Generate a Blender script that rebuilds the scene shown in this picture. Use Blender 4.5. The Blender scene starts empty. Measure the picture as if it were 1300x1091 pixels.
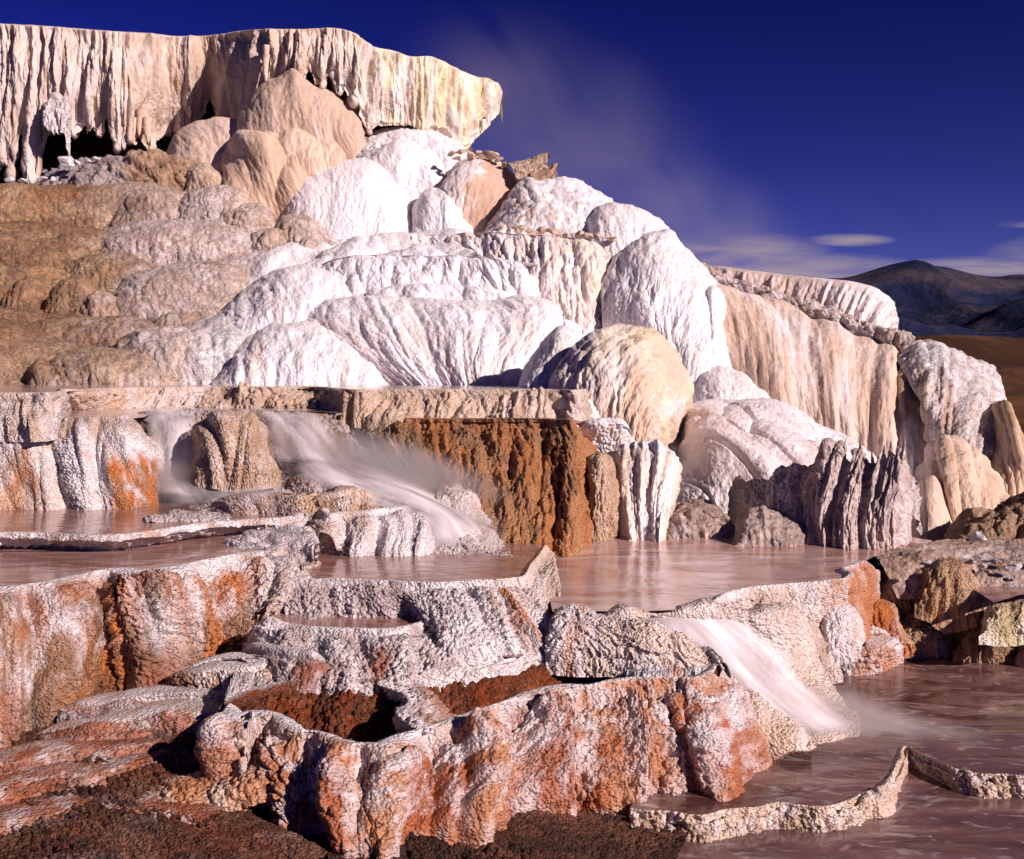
import bpy, math, random
import numpy as np
QUAL = 0.82         # grid vertices per photograph pixel on the visible side
F = 1400.0; CX = 650.0; HZ = 470.0
SC = bpy.context.scene
COL = SC.collection
random.seed(4)

# ------------------------------------------------------------------ noise
def _h(ix, iy, s):
    h = (ix.astype(np.int64)*374761393 + iy.astype(np.int64)*668265263 + s*974634777) & 0xffffffff
    h = ((h ^ (h >> 13))*1274126177) & 0xffffffff
    h = h ^ (h >> 16)
    h = (h*2246822519) & 0xffffffff
    return ((h ^ (h >> 15)) & 0xffff)/65535.0
def perlin(x, y, s=0):
    x0 = np.floor(x); y0 = np.floor(y); fx = x-x0; fy = y-y0
    u = fx*fx*fx*(fx*(fx*6-15)+10); v = fy*fy*fy*(fy*(fy*6-15)+10)
    def g(dx, dy):
        a = _h(x0+dx, y0+dy, s)*6.2831853
        return np.cos(a)*(fx-dx)+np.sin(a)*(fy-dy)
    a = g(0,0); b = g(1,0); c = g(0,1); d = g(1,1)
    return ((a*(1-u)+b*u)*(1-v)+(c*(1-u)+d*u)*v)*1.5
def fbm(x, y, s=0, o=4, r=0.5):
    t = 0; a = 1.0; n = 0
    for i in range(o):
        t = t+a*perlin(x*2**i+i*17.3, y*2**i-i*9.1, s+i); n += a; a *= r
    return t/n
def worley(x, y, s=0):
    x0 = np.floor(x); y0 = np.floor(y)
    f1 = np.full(x.shape, 9.0); f2 = np.full(x.shape, 9.0)
    for dx in (-1,0,1):
        for dy in (-1,0,1):
            cx = x0+dx; cy = y0+dy
            px = cx+0.1+0.8*_h(cx, cy, s); py = cy+0.1+0.8*_h(cx, cy, s+77)
            d = (px-x)**2+(py-y)**2
            f2 = np.minimum(f2, np.maximum(f1, d)); f1 = np.minimum(f1, d)
    return np.sqrt(f1), np.sqrt(f2)
def sst(a, b, x):
    t = np.clip((x-a)/(b-a+1e-9), 0, 1); return t*t*(3-2*t)

# ------------------------------------------------------------------ colours (albedo)
WH=(.80,.745,.755); WP=(.76,.66,.65); CR=(.68,.50,.38); TN=(.50,.32,.21); PK=(.58,.42,.36)
BR=(.27,.15,.085); RU=(.34,.075,.020); OR=(.50,.16,.035); DK=(.075,.036,.025); YC=(.74,.62,.38)
GR=(.42,.35,.35); OL=(.22,.15,.06); YB=(.40,.26,.11); MV=(.36,.25,.23)

# ------------------------------------------------------------------ splines / lofts
def cr(P, t_in, t_out, lin=False):
    P = np.asarray(P, float); n = len(P)
    if n == 1: return np.repeat(P, len(t_out), 0)
    if lin or n == 2:
        return np.stack([np.interp(t_out, t_in, P[:,k]) for k in range(P.shape[1])], 1)
    d = np.diff(t_in); d[d < 1e-9] = 1e-9
    sl = np.diff(P, axis=0)/d[:,None]
    m = np.zeros_like(P); m[0] = sl[0]; m[-1] = sl[-1]
    m[1:-1] = (sl[:-1]*d[1:,None]+sl[1:]*d[:-1,None])/(d[1:]+d[:-1])[:,None]
    k = np.clip(np.searchsorted(t_in, t_out, side='right')-1, 0, n-2)
    h = d[k]; t = ((t_out-t_in[k])/h)[:,None]; h = h[:,None]
    return ((2*t**3-3*t**2+1)*P[k]+(t**3-2*t**2+t)*h*m[k]+(-2*t**3+3*t**2)*P[k+1]+(t**3-t**2)*h*m[k+1])
def toW(p):
    p = np.asarray(p, float)
    return np.stack([(p[...,0]-CX)/F*p[...,2], p[...,2], (HZ-p[...,1])/F*p[...,2]], -1)
def toP(w):
    return np.stack([w[...,0]/w[...,1]*F+CX, HZ-w[...,2]/w[...,1]*F, w[...,1]], -1)
def full(pts, Y=None, z=None):
    """points (px,py) or (px,py,Y): give every one its distance, from Y or from the level z"""
    n = len(pts); out = []
    for i, p in enumerate(pts):
        if len(p) > 2: out.append(tuple(p[:3])); continue
        if z is not None: out.append((p[0], p[1], z*F/(HZ-p[1])))
        else:
            y = Y if not isinstance(Y, tuple) else Y[0]+(Y[1]-Y[0])*i/max(1, n-1)
            out.append((p[0], p[1], y))
    return out
def rs(pts, nu, lin=False):
    P = np.asarray(pts, float)
    d = np.hypot(*np.diff(P[:,:2], axis=0).T)+1e-6
    t = np.concatenate([[0], np.cumsum(d)]); t /= t[-1]
    return cr(P, t, np.linspace(0, 1, nu), lin)

REG = []
def mesh_grid(name, V, col, mat, parent, uv=None, org=None):
    nv, nu, _ = V.shape
    me = bpy.data.meshes.new(name)
    co = V.reshape(-1, 3).astype(np.float32)
    if org is not None: co = co-np.asarray(org, np.float32)
    me.vertices.add(len(co)); me.vertices.foreach_set('co', co.ravel())
    i = np.arange(nv-1)[:,None]*nu+np.arange(nu-1)[None,:]
    q = np.stack([i, i+nu, i+nu+1, i+1], -1).reshape(-1, 4).astype(np.int32)
    me.loops.add(q.size); me.loops.foreach_set('vertex_index', q.ravel())
    me.polygons.add(len(q)); me.polygons.foreach_set('loop_start', np.arange(0, q.size, 4, dtype=np.int32))
    me.polygons.foreach_set('use_smooth', np.ones(len(q), bool))
    me.update(calc_edges=True)
    if col is not None:
        at = me.attributes.new('col', 'FLOAT_COLOR', 'POINT')
        c = np.ones((len(co), 4), np.float32); c[:,:3] = col.reshape(-1, 3)
        at.data.foreach_set('color', c.ravel())
    if uv is not None:
        at = me.attributes.new('flow', 'FLOAT_VECTOR', 'POINT')
        c = np.zeros((len(co), 3), np.float32); c[:,:uv.shape[-1]] = uv.reshape(len(co), -1)
        at.data.foreach_set('vector', c.ravel())
    me.materials.append(mat)
    o = bpy.data.objects.new(name, me); COL.objects.link(o)
    if parent is not None: o.parent = parent
    return o

def L(c, box=None, nf=None, thr=0.0, s=1.0, soft=.22, e=.14):
    return (c, box, nf, thr, s, soft, e)
def colour(S, base, layers, seed):
    u, v, su, sv = S
    c = np.ones(u.shape+(3,))*np.array(base)
    for k, (lc, box, nf, thr, s, soft, e) in enumerate([l for l in layers if not callable(l)]):
        m = np.ones(u.shape)*s
        if box is not None:
            w = 1.0+0
            nu_ = fbm(su*2.2+k*5, sv*2.2, seed+50+k, 4)*e*1.6; nv_ = fbm(su*3.1-k*7, sv*1.6, seed+60+k, 4)*e*1.6
            uu = u+nu_; vv = v+nv_
            if box[0] is not None: m = m*sst(box[0]-e*.5, box[0]+e*.5, uu)
            if box[1] is not None: m = m*(1-sst(box[1]-e*.5, box[1]+e*.5, uu))
            if box[2] is not None: m = m*sst(box[2]-e*.5, box[2]+e*.5, vv)
            if box[3] is not None: m = m*(1-sst(box[3]-e*.5, box[3]+e*.5, vv))
        if nf is not None:
            n = fbm(su*nf[0]+k*3, sv*nf[1]-k, seed+80+k, 5, .6)
            m = m*sst(thr-soft, thr+soft, n)
        c = c*(1-m[...,None])+np.array(lc)*m[...,None]
    return c
def displace(S, disp, seed):
    u, v, su, sv = S
    h = np.zeros(u.shape)
    md = .4+1.2*sst(-.45, .45, fbm(su*1.1, sv*1.1, seed+91, 3))
    for k, d in enumerate(disp):
        kind, fx, fy, amp = d[:4]
        if kind in ('wor', 'shl'): amp = amp*md
        s = seed+k*7
        sx = su if len(d) < 5 else su+sv*d[4]
        x = sx*fx; y = sv*fy
        wx = perlin(x*.7+3, y*.7, s+31)*.35; wy = perlin(x*.7, y*.7+5, s+32)*.35
        if kind == 'fbm': h += amp*fbm(x, y, s, 4)
        elif kind == 'f5': h += amp*fbm(x, y, s, 5, .62)
        elif kind == 'bil': h += amp*.55*(2.0*np.abs(perlin(x+wx, y+wy, s))-.6)
        elif kind == 'bil2':
            n = np.abs(perlin(x+wx, y+wy, s))+.5*np.abs(perlin(x*2.1, y*2.1, s+1)); h += amp*.6*(1.6*n-.6)
        elif kind == 'rdg': h += amp*.55*(.5-2*np.abs(perlin(x+wx, y+wy, s)))
        elif kind == 'wor':
            f1, f2 = worley(x+wx*.6, y+wy*.6, s); h += amp*(1-1.5*np.minimum(f1, .95)**2-.5)
        elif kind == 'crk':
            f1, f2 = worley(x+wx, y+wy, s); h -= amp*(1-sst(0, .12, f2-f1))
        elif kind == 'shl':      # little scalloped shelves, one above another
            f1, f2 = worley(x+wx, y+wy, s)
            t = (y+f1*1.1+wx*2) % 1.0
            h += amp*(t**1.6-.4)*sst(0, .15, f2-f1+.05)
    return h
SEED = [10]
def patch(name, rows, parent, base, layers=(), disp=(), mat='rock', q=1.0, lin=(), vis=None, edge=None, flat=None, org=None, uni=False):
    """loft through rows of (px,py,Y); vis=(first,last) rows that count for v in 0..1"""
    SEED[0] += 13; seed = SEED[0]
    sp = toP(toW(np.asarray(rows[0], float)))
    lens = [np.hypot(*np.diff(np.asarray(r, float)[:,:2], axis=0).T).sum() for r in rows]
    nu = int(max(8, min(1500, max(lens)*QUAL*q)))
    R = np.stack([(cr(r, np.linspace(0, 1, len(r)), np.linspace(0, 1, nu), True) if uni else rs(r, nu, k in lin)) for k, r in enumerate(rows)])
    W = toW(R)
    nr = len(rows)
    if vis is None: vis = (0, nr-1)
    ts = []; 
    for k in range(nr-1):
        d = np.abs(R[k+1,:,:2]-R[k,:,:2]); m = np.percentile(np.hypot(d[:,0], d[:,1]), 85)
        inv = k < vis[0] or k >= vis[1]
        c = int(max(3, m*QUAL*q*(0.35 if inv else 1)))
        ts.append(np.linspace(k, k+1, c, endpoint=False))
    ts = np.concatenate(ts+[[nr-1]])
    V = np.zeros((len(ts), nu, 3))
    fl_ = cr(W.reshape(nr, -1), np.arange(nr, dtype=float), ts)
    V = fl_.reshape(len(ts), nu, 3)
    du = np.gradient(V, axis=1); dv = np.gradient(V, axis=0)
    N = np.cross(dv, du); ln = np.linalg.norm(N, axis=-1, keepdims=True)
    N = N/np.maximum(ln, 1e-9)
    for _ in range(2):
        N[1:-1] = (N[:-2]+N[1:-1]*2+N[2:]); N[:,1:-1] = (N[:,:-2]+2*N[:,1:-1]+N[:,2:])
        N = N/np.maximum(np.linalg.norm(N, axis=-1, keepdims=True), 1e-9)
    a = np.argmin(abs(ts-(vis[0]+vis[1])*.5)); mid = V[a, nu//4:3*nu//4]; nm = N[a, nu//4:3*nu//4]
    if (nm*mid).sum() > 0: N = -N
    step = np.linalg.norm(np.diff(V, axis=0), axis=-1)
    sv = np.concatenate([np.zeros((1, nu)), np.cumsum(step, 0)]); sv -= sv[np.argmin(abs(ts-vis[0]))][None]
    L0 = np.linalg.norm(np.diff(V, axis=1), axis=-1).sum(1).mean()
    u = np.ones((len(ts), 1))*np.linspace(0, 1, nu)[None]; v = ((ts-vis[0])/(vis[1]-vis[0]))[:,None]*np.ones((1, nu))
    S = (u, v, u*L0, sv)
    h = displace(S, disp, seed)
    if edge: h = h*sst(0, edge, u)*sst(0, edge, 1-u)
    if flat is not None:     # keep a level rim level: near it the relief only pushes sideways, and less
        k = sst(flat*.3, flat, v); N = N.copy(); N[...,2] *= k; h = h*(.45+.55*k)
    V = V+N*h[...,None]
    C = colour(S, base, layers, seed)
    for l in layers:
        if callable(l): C = l(C, V, S)
    if org is None and parent is not None: org = parent.location
    return mesh_grid(name, V, C, MAT[mat] if isinstance(mat, str) else mat, parent, uv=np.stack([u*L0, sv, np.clip(v, 0, 1)], -1), org=org)

def dome(name, parent, crest, base, Yc, Yb, bcol, layers=(), disp=(), mat='rock', back=1.2, a=1.0, b=1.0, bow=.0, q=1.0, bl=False, cl=False, under=12, **k):
    C = full(crest, Yc); B = full(base, Yb)
    n = 60
    c = rs(C, n, cl); bb = rs(B, n, bl)
    w = (2*np.linspace(0, 1, n)-1)**2
    c[:,2] += bow*w*.6; bb[:,2] += bow*w
    rows = []
    for (dy, dY) in ((95, back), (26, back*.45), (5, back*.15)):
        r = c.copy(); r[:,1] += dy*min(1.6, 10/Yc if not isinstance(Yc, tuple) else 1); r[:,2] += dY; rows.append(r)
    rows.append(c)
    for t in (.16, .33, .52, .76, 1.0):
        s = np.sin(t*np.pi/2)**a; g = (1-np.cos(t*np.pi/2))**b
        r = c.copy(); r[:,0] = c[:,0]+(bb[:,0]-c[:,0])*(s*.4+g*.6); r[:,1] = c[:,1]+(bb[:,1]-c[:,1])*g; r[:,2] = c[:,2]+(bb[:,2]-c[:,2])*s
        rows.append(r)
    r = bb.copy(); r[:,1] += under; r[:,2] -= .02; rows.append(r)
    return patch(name, rows, parent, bcol, layers, disp, mat, q, vis=(3, 8), **k)

def wall(name, parent, rim, base, z, Yb=None, zb=None, bcol=WP, layers=(), disp=(), mat='nod', lip=.05, inn=.10, over=.0, q=1.0, bulge=.0, lift=.012, closed=False, pair=False, **k):
    """terrace wall: inner face under the water, rim, rounded lip, front falling to the base"""
    R = full(rim, z=z) if z is not None else full(rim, Yb); B = full(base, Yb, zb)
    n = 90
    if pair:
        n = 200; P = np.asarray(R, float); t_ = np.concatenate([[0], np.cumsum(np.hypot(*np.diff(P[:,:2], axis=0).T)+3)]); t_ /= t_[-1]; xs_ = np.linspace(0, 1, n)
        r = toW(cr(R, t_, xs_)); b = toW(cr(B, t_, xs_)); k['uni'] = True
    else: r = toW(rs(R, n)); b = toW(rs(B, n))
    d = b-r; d[:,2] = 0
    tan = np.gradient(r, axis=0); nrm = np.stack([-tan[:,1], tan[:,0], 0*tan[:,0]], 1); nrm /= np.linalg.norm(nrm, axis=1, keepdims=True)+1e-9
    if closed:
        if (nrm*(r-r.mean(0))).sum() < 0: nrm = -nrm
    elif (nrm[:,1]).mean() > 0: nrm = -nrm                 # points towards the viewer
    up = np.array([0, 0, 1.])
    rows = [r-nrm*inn*1.5-up*.12, r-nrm*inn-up*.02, r-nrm*inn*.45+up*lift, r+up*(lift+.002), r+nrm*lip*.6-up*.015]
    for t in (.15, .4, .7, 1.0):
        p = r+(b-r)*t; p += nrm*(lip*(1-t)+bulge*math.sin(t*math.pi)); rows.append(p)
    rows.append(b-up*.12+nrm*.01)
    return patch(name, [toP(x) for x in rows], parent, bcol, layers, disp, mat, q, vis=(2, 8), flat=k.pop('flat', .5), **k)

def thing(name, label, cat, px, py, Y, group=None):
    o = bpy.data.objects.new(name, None); COL.objects.link(o)
    o.location = toW((px, py, Y)); o.empty_display_size = .2
    o['label'] = label; o['category'] = cat
    if group: o['group'] = group
    return o

# ------------------------------------------------------------------ materials
MAT = {}
def nodes(m):
    m.use_nodes = True; nt = m.node_tree; nt.nodes.clear()
    return nt, nt.nodes.new, nt.links.new
def rockmat(name, sc, wrinkle, nod, nodsc, rough=.75, var=.25, spec=.3, speck=0.0):
    m = bpy.data.materials.new(name); nt, N, K = nodes(m)
    out = N('ShaderNodeOutputMaterial'); b = N('ShaderNodeBsdfPrincipled'); K(b.outputs[0], out.inputs[0])
    tc = N('ShaderNodeTexCoord'); at = N('ShaderNodeAttribute'); at.attribute_name = 'col'
    n1 = N('ShaderNodeTexNoise'); n1.inputs['Scale'].default_value = sc; n1.inputs['Detail'].default_value = 8; n1.inputs['Roughness'].default_value = .65; n1.inputs['Distortion'].default_value = .6
    n2 = N('ShaderNodeTexNoise'); n2.inputs['Scale'].default_value = sc*.23; n2.inputs['Detail'].default_value = 5
    K(tc.outputs['Object'], n1.inputs['Vector']); K(tc.outputs['Object'], n2.inputs['Vector'])
    r1 = N('ShaderNodeMapRange'); r1.inputs['From Min'].default_value = .3; r1.inputs['From Max'].default_value = .7; r1.inputs['To Min'].default_value = 1-var; r1.inputs['To Max'].default_value = 1+var*.55
    K(n1.outputs['Fac'], r1.inputs['Value'])
    r2 = N('ShaderNodeMapRange'); r2.inputs['From Min'].default_value = .3; r2.inputs['From Max'].default_value = .7; r2.inputs['To Min'].default_value = 1-var*.7; r2.inputs['To Max'].default_value = 1+var*.35
    K(n2.outputs['Fac'], r2.inputs['Value'])
    mu = N('ShaderNodeMath'); mu.operation = 'MULTIPLY'; K(r1.outputs[0], mu.inputs[0]); K(r2.outputs[0], mu.inputs[1])
    vm = N('ShaderNodeVectorMath'); vm.operation = 'SCALE'; K(at.outputs['Color'], vm.inputs[0]); K(mu.outputs[0], vm.inputs['Scale'])
    K(vm.outputs[0], b.inputs['Base Color'])
    b.inputs['Roughness'].default_value = rough; b.inputs['Specular IOR Level'].default_value = spec
    bp = N('ShaderNodeBump'); bp.inputs['Strength'].default_value = 1; bp.inputs['Distance'].default_value = wrinkle
    K(n1.outputs['Fac'], bp.inputs['Height'])
    last = bp
    if nod:
        vo = N('ShaderNodeTexVoronoi'); vo.inputs['Scale'].default_value = nodsc; vo.feature = 'SMOOTH_F1'; vo.inputs['Smoothness'].default_value = .25
        mp = N('ShaderNodeMapping'); mp.inputs['Scale'].default_value = (1, 1, 1.5); K(tc.outputs['Object'], mp.inputs['Vector'])
        nw = N('ShaderNodeVectorMath'); nw.operation = 'MULTIPLY_ADD'; nw.inputs[1].default_value = (.03,)*3
        K(n2.outputs['Color'], nw.inputs[0]); K(mp.outputs[0], nw.inputs[2]); K(nw.outputs[0], vo.inputs['Vector'])
        b2 = N('ShaderNodeBump'); b2.invert = True; b2.inputs['Distance'].default_value = nod; K(r2.outputs[0], b2.inputs['Strength']) if False else None; K(vo.outputs['Distance'], b2.inputs['Height']); K(bp.outputs[0], b2.inputs['Normal'])
        last = b2
    K(last.outputs[0], b.inputs['Normal'])
    MAT[name] = m
    return m
rockmat('rock', 9, .03, 0, 0, .7, .16)                 # far smooth travertine
rockmat('rockw', 13, .022, .006, 26, .5, .08, .4)       # wet white travertine
rockmat('rough', 18, .05, .008, 26, .85, .42)           # weathered, crumbly
rockmat('nod', 50, .010, .010, 78, .6, .26, .35)        # near pebbly rimstone
rockmat('scale', 40, .008, .009, 85, .5, .2, .45)
rockmat('matt', 60, .03, .02, 90, .7, .5, .25)         # bacterial mats
rockmat('drape', 10, .025, 0, 0, .7, .14)

# ------------------------------------------------------------------ recipes of relief
SM = [('bil',.9,.5,.16),('fbm',3,1.2,.06),('f5',9,6,.022)]                    # smooth domes (far)
SMF = [('bil',.8,.3,.16),('fbm',3,1.0,.05),('bil',8,2,.012),('f5',10,6,.018)]
LUMP = [('bil',.6,.45,.14),('bil',1.8,1.2,.04),('f5',5,4,.045),('wor',11,9,.020)]
ROUGH = [('bil2',1.6,1.6,.12),('f5',7,7,.07),('wor',12,12,.02)]
NEAR = [('bil',1.6,.55,.08),('bil',5,1.6,.03),('f5',12,8,.016),('wor',26,34,.014)]
TER = [('bil',2.2,.7,.08),('bil',6,2.0,.045),('f5',16,12,.010),('shl',34,30,.010),('wor',40,52,.007)]
RIM = [('bil',2.6,1.6,.04),('bil',8,5,.018),('wor',36,44,.013),('f5',20,20,.008)]
MATS = [('bil',3,3,.035),('f5',14,14,.02),('wor',45,45,.012)]

# ==================================================================== FAR BACKGROUND
def hillmat(name, c1, c2, sc, bd):
    m = bpy.data.materials.new(name); nt, N, K = nodes(m)
    out = N('ShaderNodeOutputMaterial'); b = N('ShaderNodeBsdfPrincipled'); K(b.outputs[0], out.inputs[0])
    tc = N('ShaderNodeTexCoord'); n = N('ShaderNodeTexNoise'); n.inputs['Scale'].default_value = sc; n.inputs['Detail'].default_value = 9; n.inputs['Roughness'].default_value = .6
    K(tc.outputs['Object'], n.inputs['Vector']); r = N('ShaderNodeValToRGB'); K(n.outputs['Fac'], r.inputs[0])
    r.color_ramp.elements[0].position = .44; r.color_ramp.elements[0].color = c1+(1,); r.color_ramp.elements[1].position = .6; r.color_ramp.elements[1].color = c2+(1,)
    K(r.outputs[0], b.inputs['Base Color']); b.inputs['Roughness'].default_value = .95; b.inputs['Specular IOR Level'].default_value = .1
    bp = N('ShaderNodeBump'); bp.inputs['Distance'].default_value = bd; K(n.outputs['Fac'], bp.inputs['Height']); K(bp.outputs[0], b.inputs['Normal'])
    return m
MAT['mount'] = hillmat('mount', (.010,.014,.045), (.060,.045,.060), .0016, 160)  # blue of the distant air is painted into the mountain's colour
MAT['hill'] = hillmat('hill', (.05,.022,.012), (.12,.055,.025), .03, 2)
MAT['land'] = hillmat('land', (.012,.012,.010), (.05,.035,.02), .04, .3)
def struct(o): o['kind'] = 'structure'; return o
# ground: one sheet to the horizon, low under the terraces, valley beyond
yy = np.concatenate([np.linspace(-30, 0, 6)[:-1], np.linspace(0, 24, 25)[:-1], np.geomspace(24, 30000, 70)])
xx = np.sinh(np.linspace(-1, 1, 121)*8)/np.sinh(8)*26000
X, Yg = np.meshgrid(xx, yy)
Z = np.interp(Yg, [-30, 0, 12, 24, 60, 300, 1200, 30000], [-2.3, -2.2, -2.2, -3, -13, -17, -24, -30])+fbm(X*.05, Yg*.05, 3)*np.clip((Yg-24)/60, 0, 3)
g = mesh_grid('ground', np.stack([X, Yg, Z], -1)[::-1], None, MAT['land'], None); struct(g)
def ridge(name, pts, Y, depth, zb, mat, amp, fr, n=500):
    P = full(pts, Y); r = toW(rs(P, n))
    rows = []
    for k, t in enumerate(np.linspace(-1, 1, 70)):
        p = r.copy(); p[:,1] += t*depth
        top = r[:,2]; s = (1-abs(t))**1.2
        p[:,2] = zb+(top-zb)*s
        nz = (fbm(p[:,0]*fr, p[:,1]*fr+3, 7, 5)-.25*np.abs(perlin(p[:,0]*fr*.6, p[:,1]*fr*.6, 9)))*amp*min(1, abs(t)*3+.06)
        p[:,2] += nz*min(1., (1-abs(t))*6)
        rows.append(p)
    return struct(mesh_grid(name, np.array(rows)[::-1], None, MAT[mat], None))
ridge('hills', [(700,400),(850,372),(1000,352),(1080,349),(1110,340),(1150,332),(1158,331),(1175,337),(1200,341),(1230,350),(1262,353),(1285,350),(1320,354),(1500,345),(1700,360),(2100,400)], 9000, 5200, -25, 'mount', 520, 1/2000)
ridge('hills', [(900,450),(1100,436),(1145,427),(1220,424),(1300,428),(1450,440),(1700,452)], 420, 160, -18, 'hill', 3.5, 1/70)

# ==================================================================== UPPER LEDGE
led = thing('overhanging_ledge', 'long overhanging travertine ledge with fluted drapery against the sky at the top', 'rock ledge', 300, 200, 20)
top = [(-120,25,20.0),(-50,27,19.9),(0,30,19.8),(60,33,19.7),(110,37,19.6),(150,40,19.6),(185,42,19.9),(235,46,20.4),(280,43,20.2),(305,39,19.6),(330,37,18.9),(380,37,18.7),(440,38,18.5),(456,44,18.5),(472,57,18.6),(500,64,18.8),(520,71,18.9),(550,72,19.1),(580,86,19.4),(605,97,19.7),(628,103,20.1),(636,111,20.7),(638,118,21.4)]
bot = [(-120,236,19.7),(-50,236,19.7),(-8,232,19.7),(4,200,19.6),(14,228,19.6),(24,172,19.6),(32,178,19.6),(37,232,19.5),(49,230,19.5),(53,150,19.5),(62,162,19.6),(84,170,19.6),(98,172,19.6),(104,160,19.6),(113,170,19.5),(118,160,19.5),(126,179,19.5),(133,150,19.5),(142,172,19.4),(150,190,19.4),(160,186,19.4),(165,178,19.4),(172,188,19.6),(182,172,19.8),(190,196,20.1),(214,170,20.7),(255,155,20.9),(262,128,20.8),(272,150,20.4),(282,158,19.9),(300,160,19.2),(330,150,18.8),(352,112,18.6),(370,96,18.5),(384,108,18.4),(392,84,18.4),(402,106,18.4),(410,110,18.4),(420,88,18.4),(430,124,18.3),(438,108,18.3),(447,132,18.3),(453,120,18.3),(462,150,18.3),(468,170,18.4),(480,160,18.5),(520,160,18.7),(560,168,18.9),(585,190,19.2),(597,190,19.4),(606,178,19.6),(615,170,19.8),(624,160,20.0),(632,146,20.3),(636,132,20.8),(638,119,21.4)]
n = 400
T = rs(top, n); B_ = rs(bot, n, True)
# line the columns of the two rows up by x
xs = np.linspace(0, 1, n)
def byx(pts, lin, hi):
    P = np.asarray(pts, float); t = (P[:,0]+120)/(638+120); t = np.maximum.accumulate(t+np.arange(len(t))*1e-5); t = (t-t[0])/(t[-1]-t[0])
    return cr(P, t, xs, lin)
T = byx(top, False, 0); B_ = byx(bot, True, 0)
rows = []
for dy, dY in ((40, 4.5), (14, 2.5), (3, .8)):
    r = T.copy(); r[:,1] += dy; r[:,2] += dY; rows.append(r)
r = T.copy(); r[:,2] += .12; rows.append(r)
for t in (.05, .3, .62, .88, 1.0):
    r = T+(B_-T)*t; r[:,2] += -.28*math.sin(min(1, t*1.25)*math.pi*.9); rows.append(r)
r = B_.copy(); r[:,1] -= 5; r[:,2] += .35; rows.append(r)
r = B_*0+T+(B_-T)*.75; r[:,2] += 1.1; rows.append(r)
r = T+(B_-T)*.5; r[:,2] += 2.4; rows.append(r)
patch('drapery', rows, led, (.58,.45,.37), [L(WP,(None,.42,None,None),(1.5,.3),.0,.5),L(YC,(.78,None,None,None),(5,.35),-.1,.9),L(WH,(.78,None,.05,None),(3,.8),.05,.6),L(WH,(.70,.80,.1,None),None,0,.45),L(TN,(.38,.72,None,None),(3,.8),.05,.4),L(TN,None,(5,1.5),.2,.4)],
      [('bil',.9,.15,.26),('bil',2.3,.4,.20),('fbm',1.6,1.2,.08),('bil',5.5,.9,.08),('f5',9,2.6,.06),('f5',14,8,.02)], 'drape', vis=(3, 8), q=1.05, flat=.22, edge=.012, uni=True)
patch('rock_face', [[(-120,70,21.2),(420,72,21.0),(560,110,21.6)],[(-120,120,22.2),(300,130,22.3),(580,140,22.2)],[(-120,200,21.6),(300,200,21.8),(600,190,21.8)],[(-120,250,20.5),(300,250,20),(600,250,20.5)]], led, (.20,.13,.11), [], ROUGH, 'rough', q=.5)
dome('lobe', led, [(290,168),(300,150),(330,110),(356,93),(372,84),(388,98),(420,112),(445,130),(462,147),(469,168)], [(296,185),(330,190),(380,190),(420,192),(440,194),(466,172)], 18.55, 17.7, (.56,.42,.34), [L(TN,None,(2,.6),.0,.5)], SMF, 'drape', a=.8, b=1.1, bow=.25)
def spike(parent, px, py, Y, w, l, col, name='stalactite'):
    n, m = 9, 14
    base = toW((px, py, Y)); V = []
    ph = random.random()*6
    for k in range(m):
        t = k/(m-1); r = w*1.15*(1-t)**.6*(1+.07*math.sin(t*7+ph)); V.append([(base[0]+r*math.cos(a)+.25*w*math.sin(3*t+ph), base[1]+r*math.sin(a), base[2]-l*t) for a in np.linspace(0, 2*math.pi, n)])
    V = np.array(V); c = np.ones(V.shape)*np.array(col)
    mesh_grid(name, V, c, MAT['drape'], parent, org=parent.location)
for px, py, w, l in ((404,88,.05,.30),(383,88,.05,.32),(396,80,.04,.3),(412,92,.06,.34),(424,100,.05,.28),(432,108,.06,.42),(441,112,.05,.34),(449,122,.06,.30),(457,132,.06,.3),(337,84,.05,.36),(338,96,.06,.3)):
    spike(led, px, py-26, 18.5, w, l+.2, CR)
for px, py, w, l in ((66,156,.07,.25),(77,160,.08,.22),(92,162,.08,.3),(100,158,.07,.24),(110,158,.06,.3),(124,160,.07,.34),(145,168,.08,.36),(156,172,.08,.3),(168,170,.07,.34),(178,160,.08,.3),(188,170,.08,.3)):
    spike(led, px, py-20, 19.62, w, l+.16, CR)
for px, py, w, l in ((594,172,.04,.3),(600,168,.04,.26),(606,164,.035,.2),(613,156,.035,.22),(620,150,.03,.16)):
    spike(led, px, py-4, 19.7, w, l, WH)
# little arch-like crust hanging on the drapery
dome('lobe', led, [(52,158),(60,140),(70,118),(84,122),(88,145),(84,166)], [(55,160),(62,166),(72,170),(84,166)], 19.25, 19.05, WP, [], ROUGH, 'rough', back=.3, under=2)

# shaded mounds below the ledge
m = thing('travertine_mound', 'smooth rounded mound in the shadow right under the overhanging ledge', 'rock mound', 260, 250, 18)
dome('lobe', m, [(196,250),(206,200),(222,170),(245,156),(290,152),(330,162),(345,190)], [(200,255),(260,262),(345,250)], 18.8, 17.9, CR, [L(PK,None,(2,1),.0,.6)], SMF, 'drape', bow=.2)
m = thing('travertine_mound', 'lobed tan and cream mound standing left of the big white dome, below the ledge', 'rock mound', 350, 255, 17)
dome('lobe', m, [(274,262),(277,195),(290,170),(330,159),(352,162),(375,176),(395,200)], [(276,262),(300,266),(340,268),(372,262),(396,230)], 18.1, 16.9, CR, [L(TN,(None,None,.5,None),None,0,.6),L(WP,(None,None,None,.4),(3,1),.1,.7)], [('bil',1.2,.8,.22)]+SMF, 'drape', bow=.3)
dome('lobe', m, [(340,190),(352,166),(375,162),(400,172),(415,186),(416,205)], [(345,235),(370,245),(400,225),(416,208)], 17.9, 17.1, CR, [L(TN,None,(2,1),.1,.6)], SMF, 'drape', bow=.2)
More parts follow.
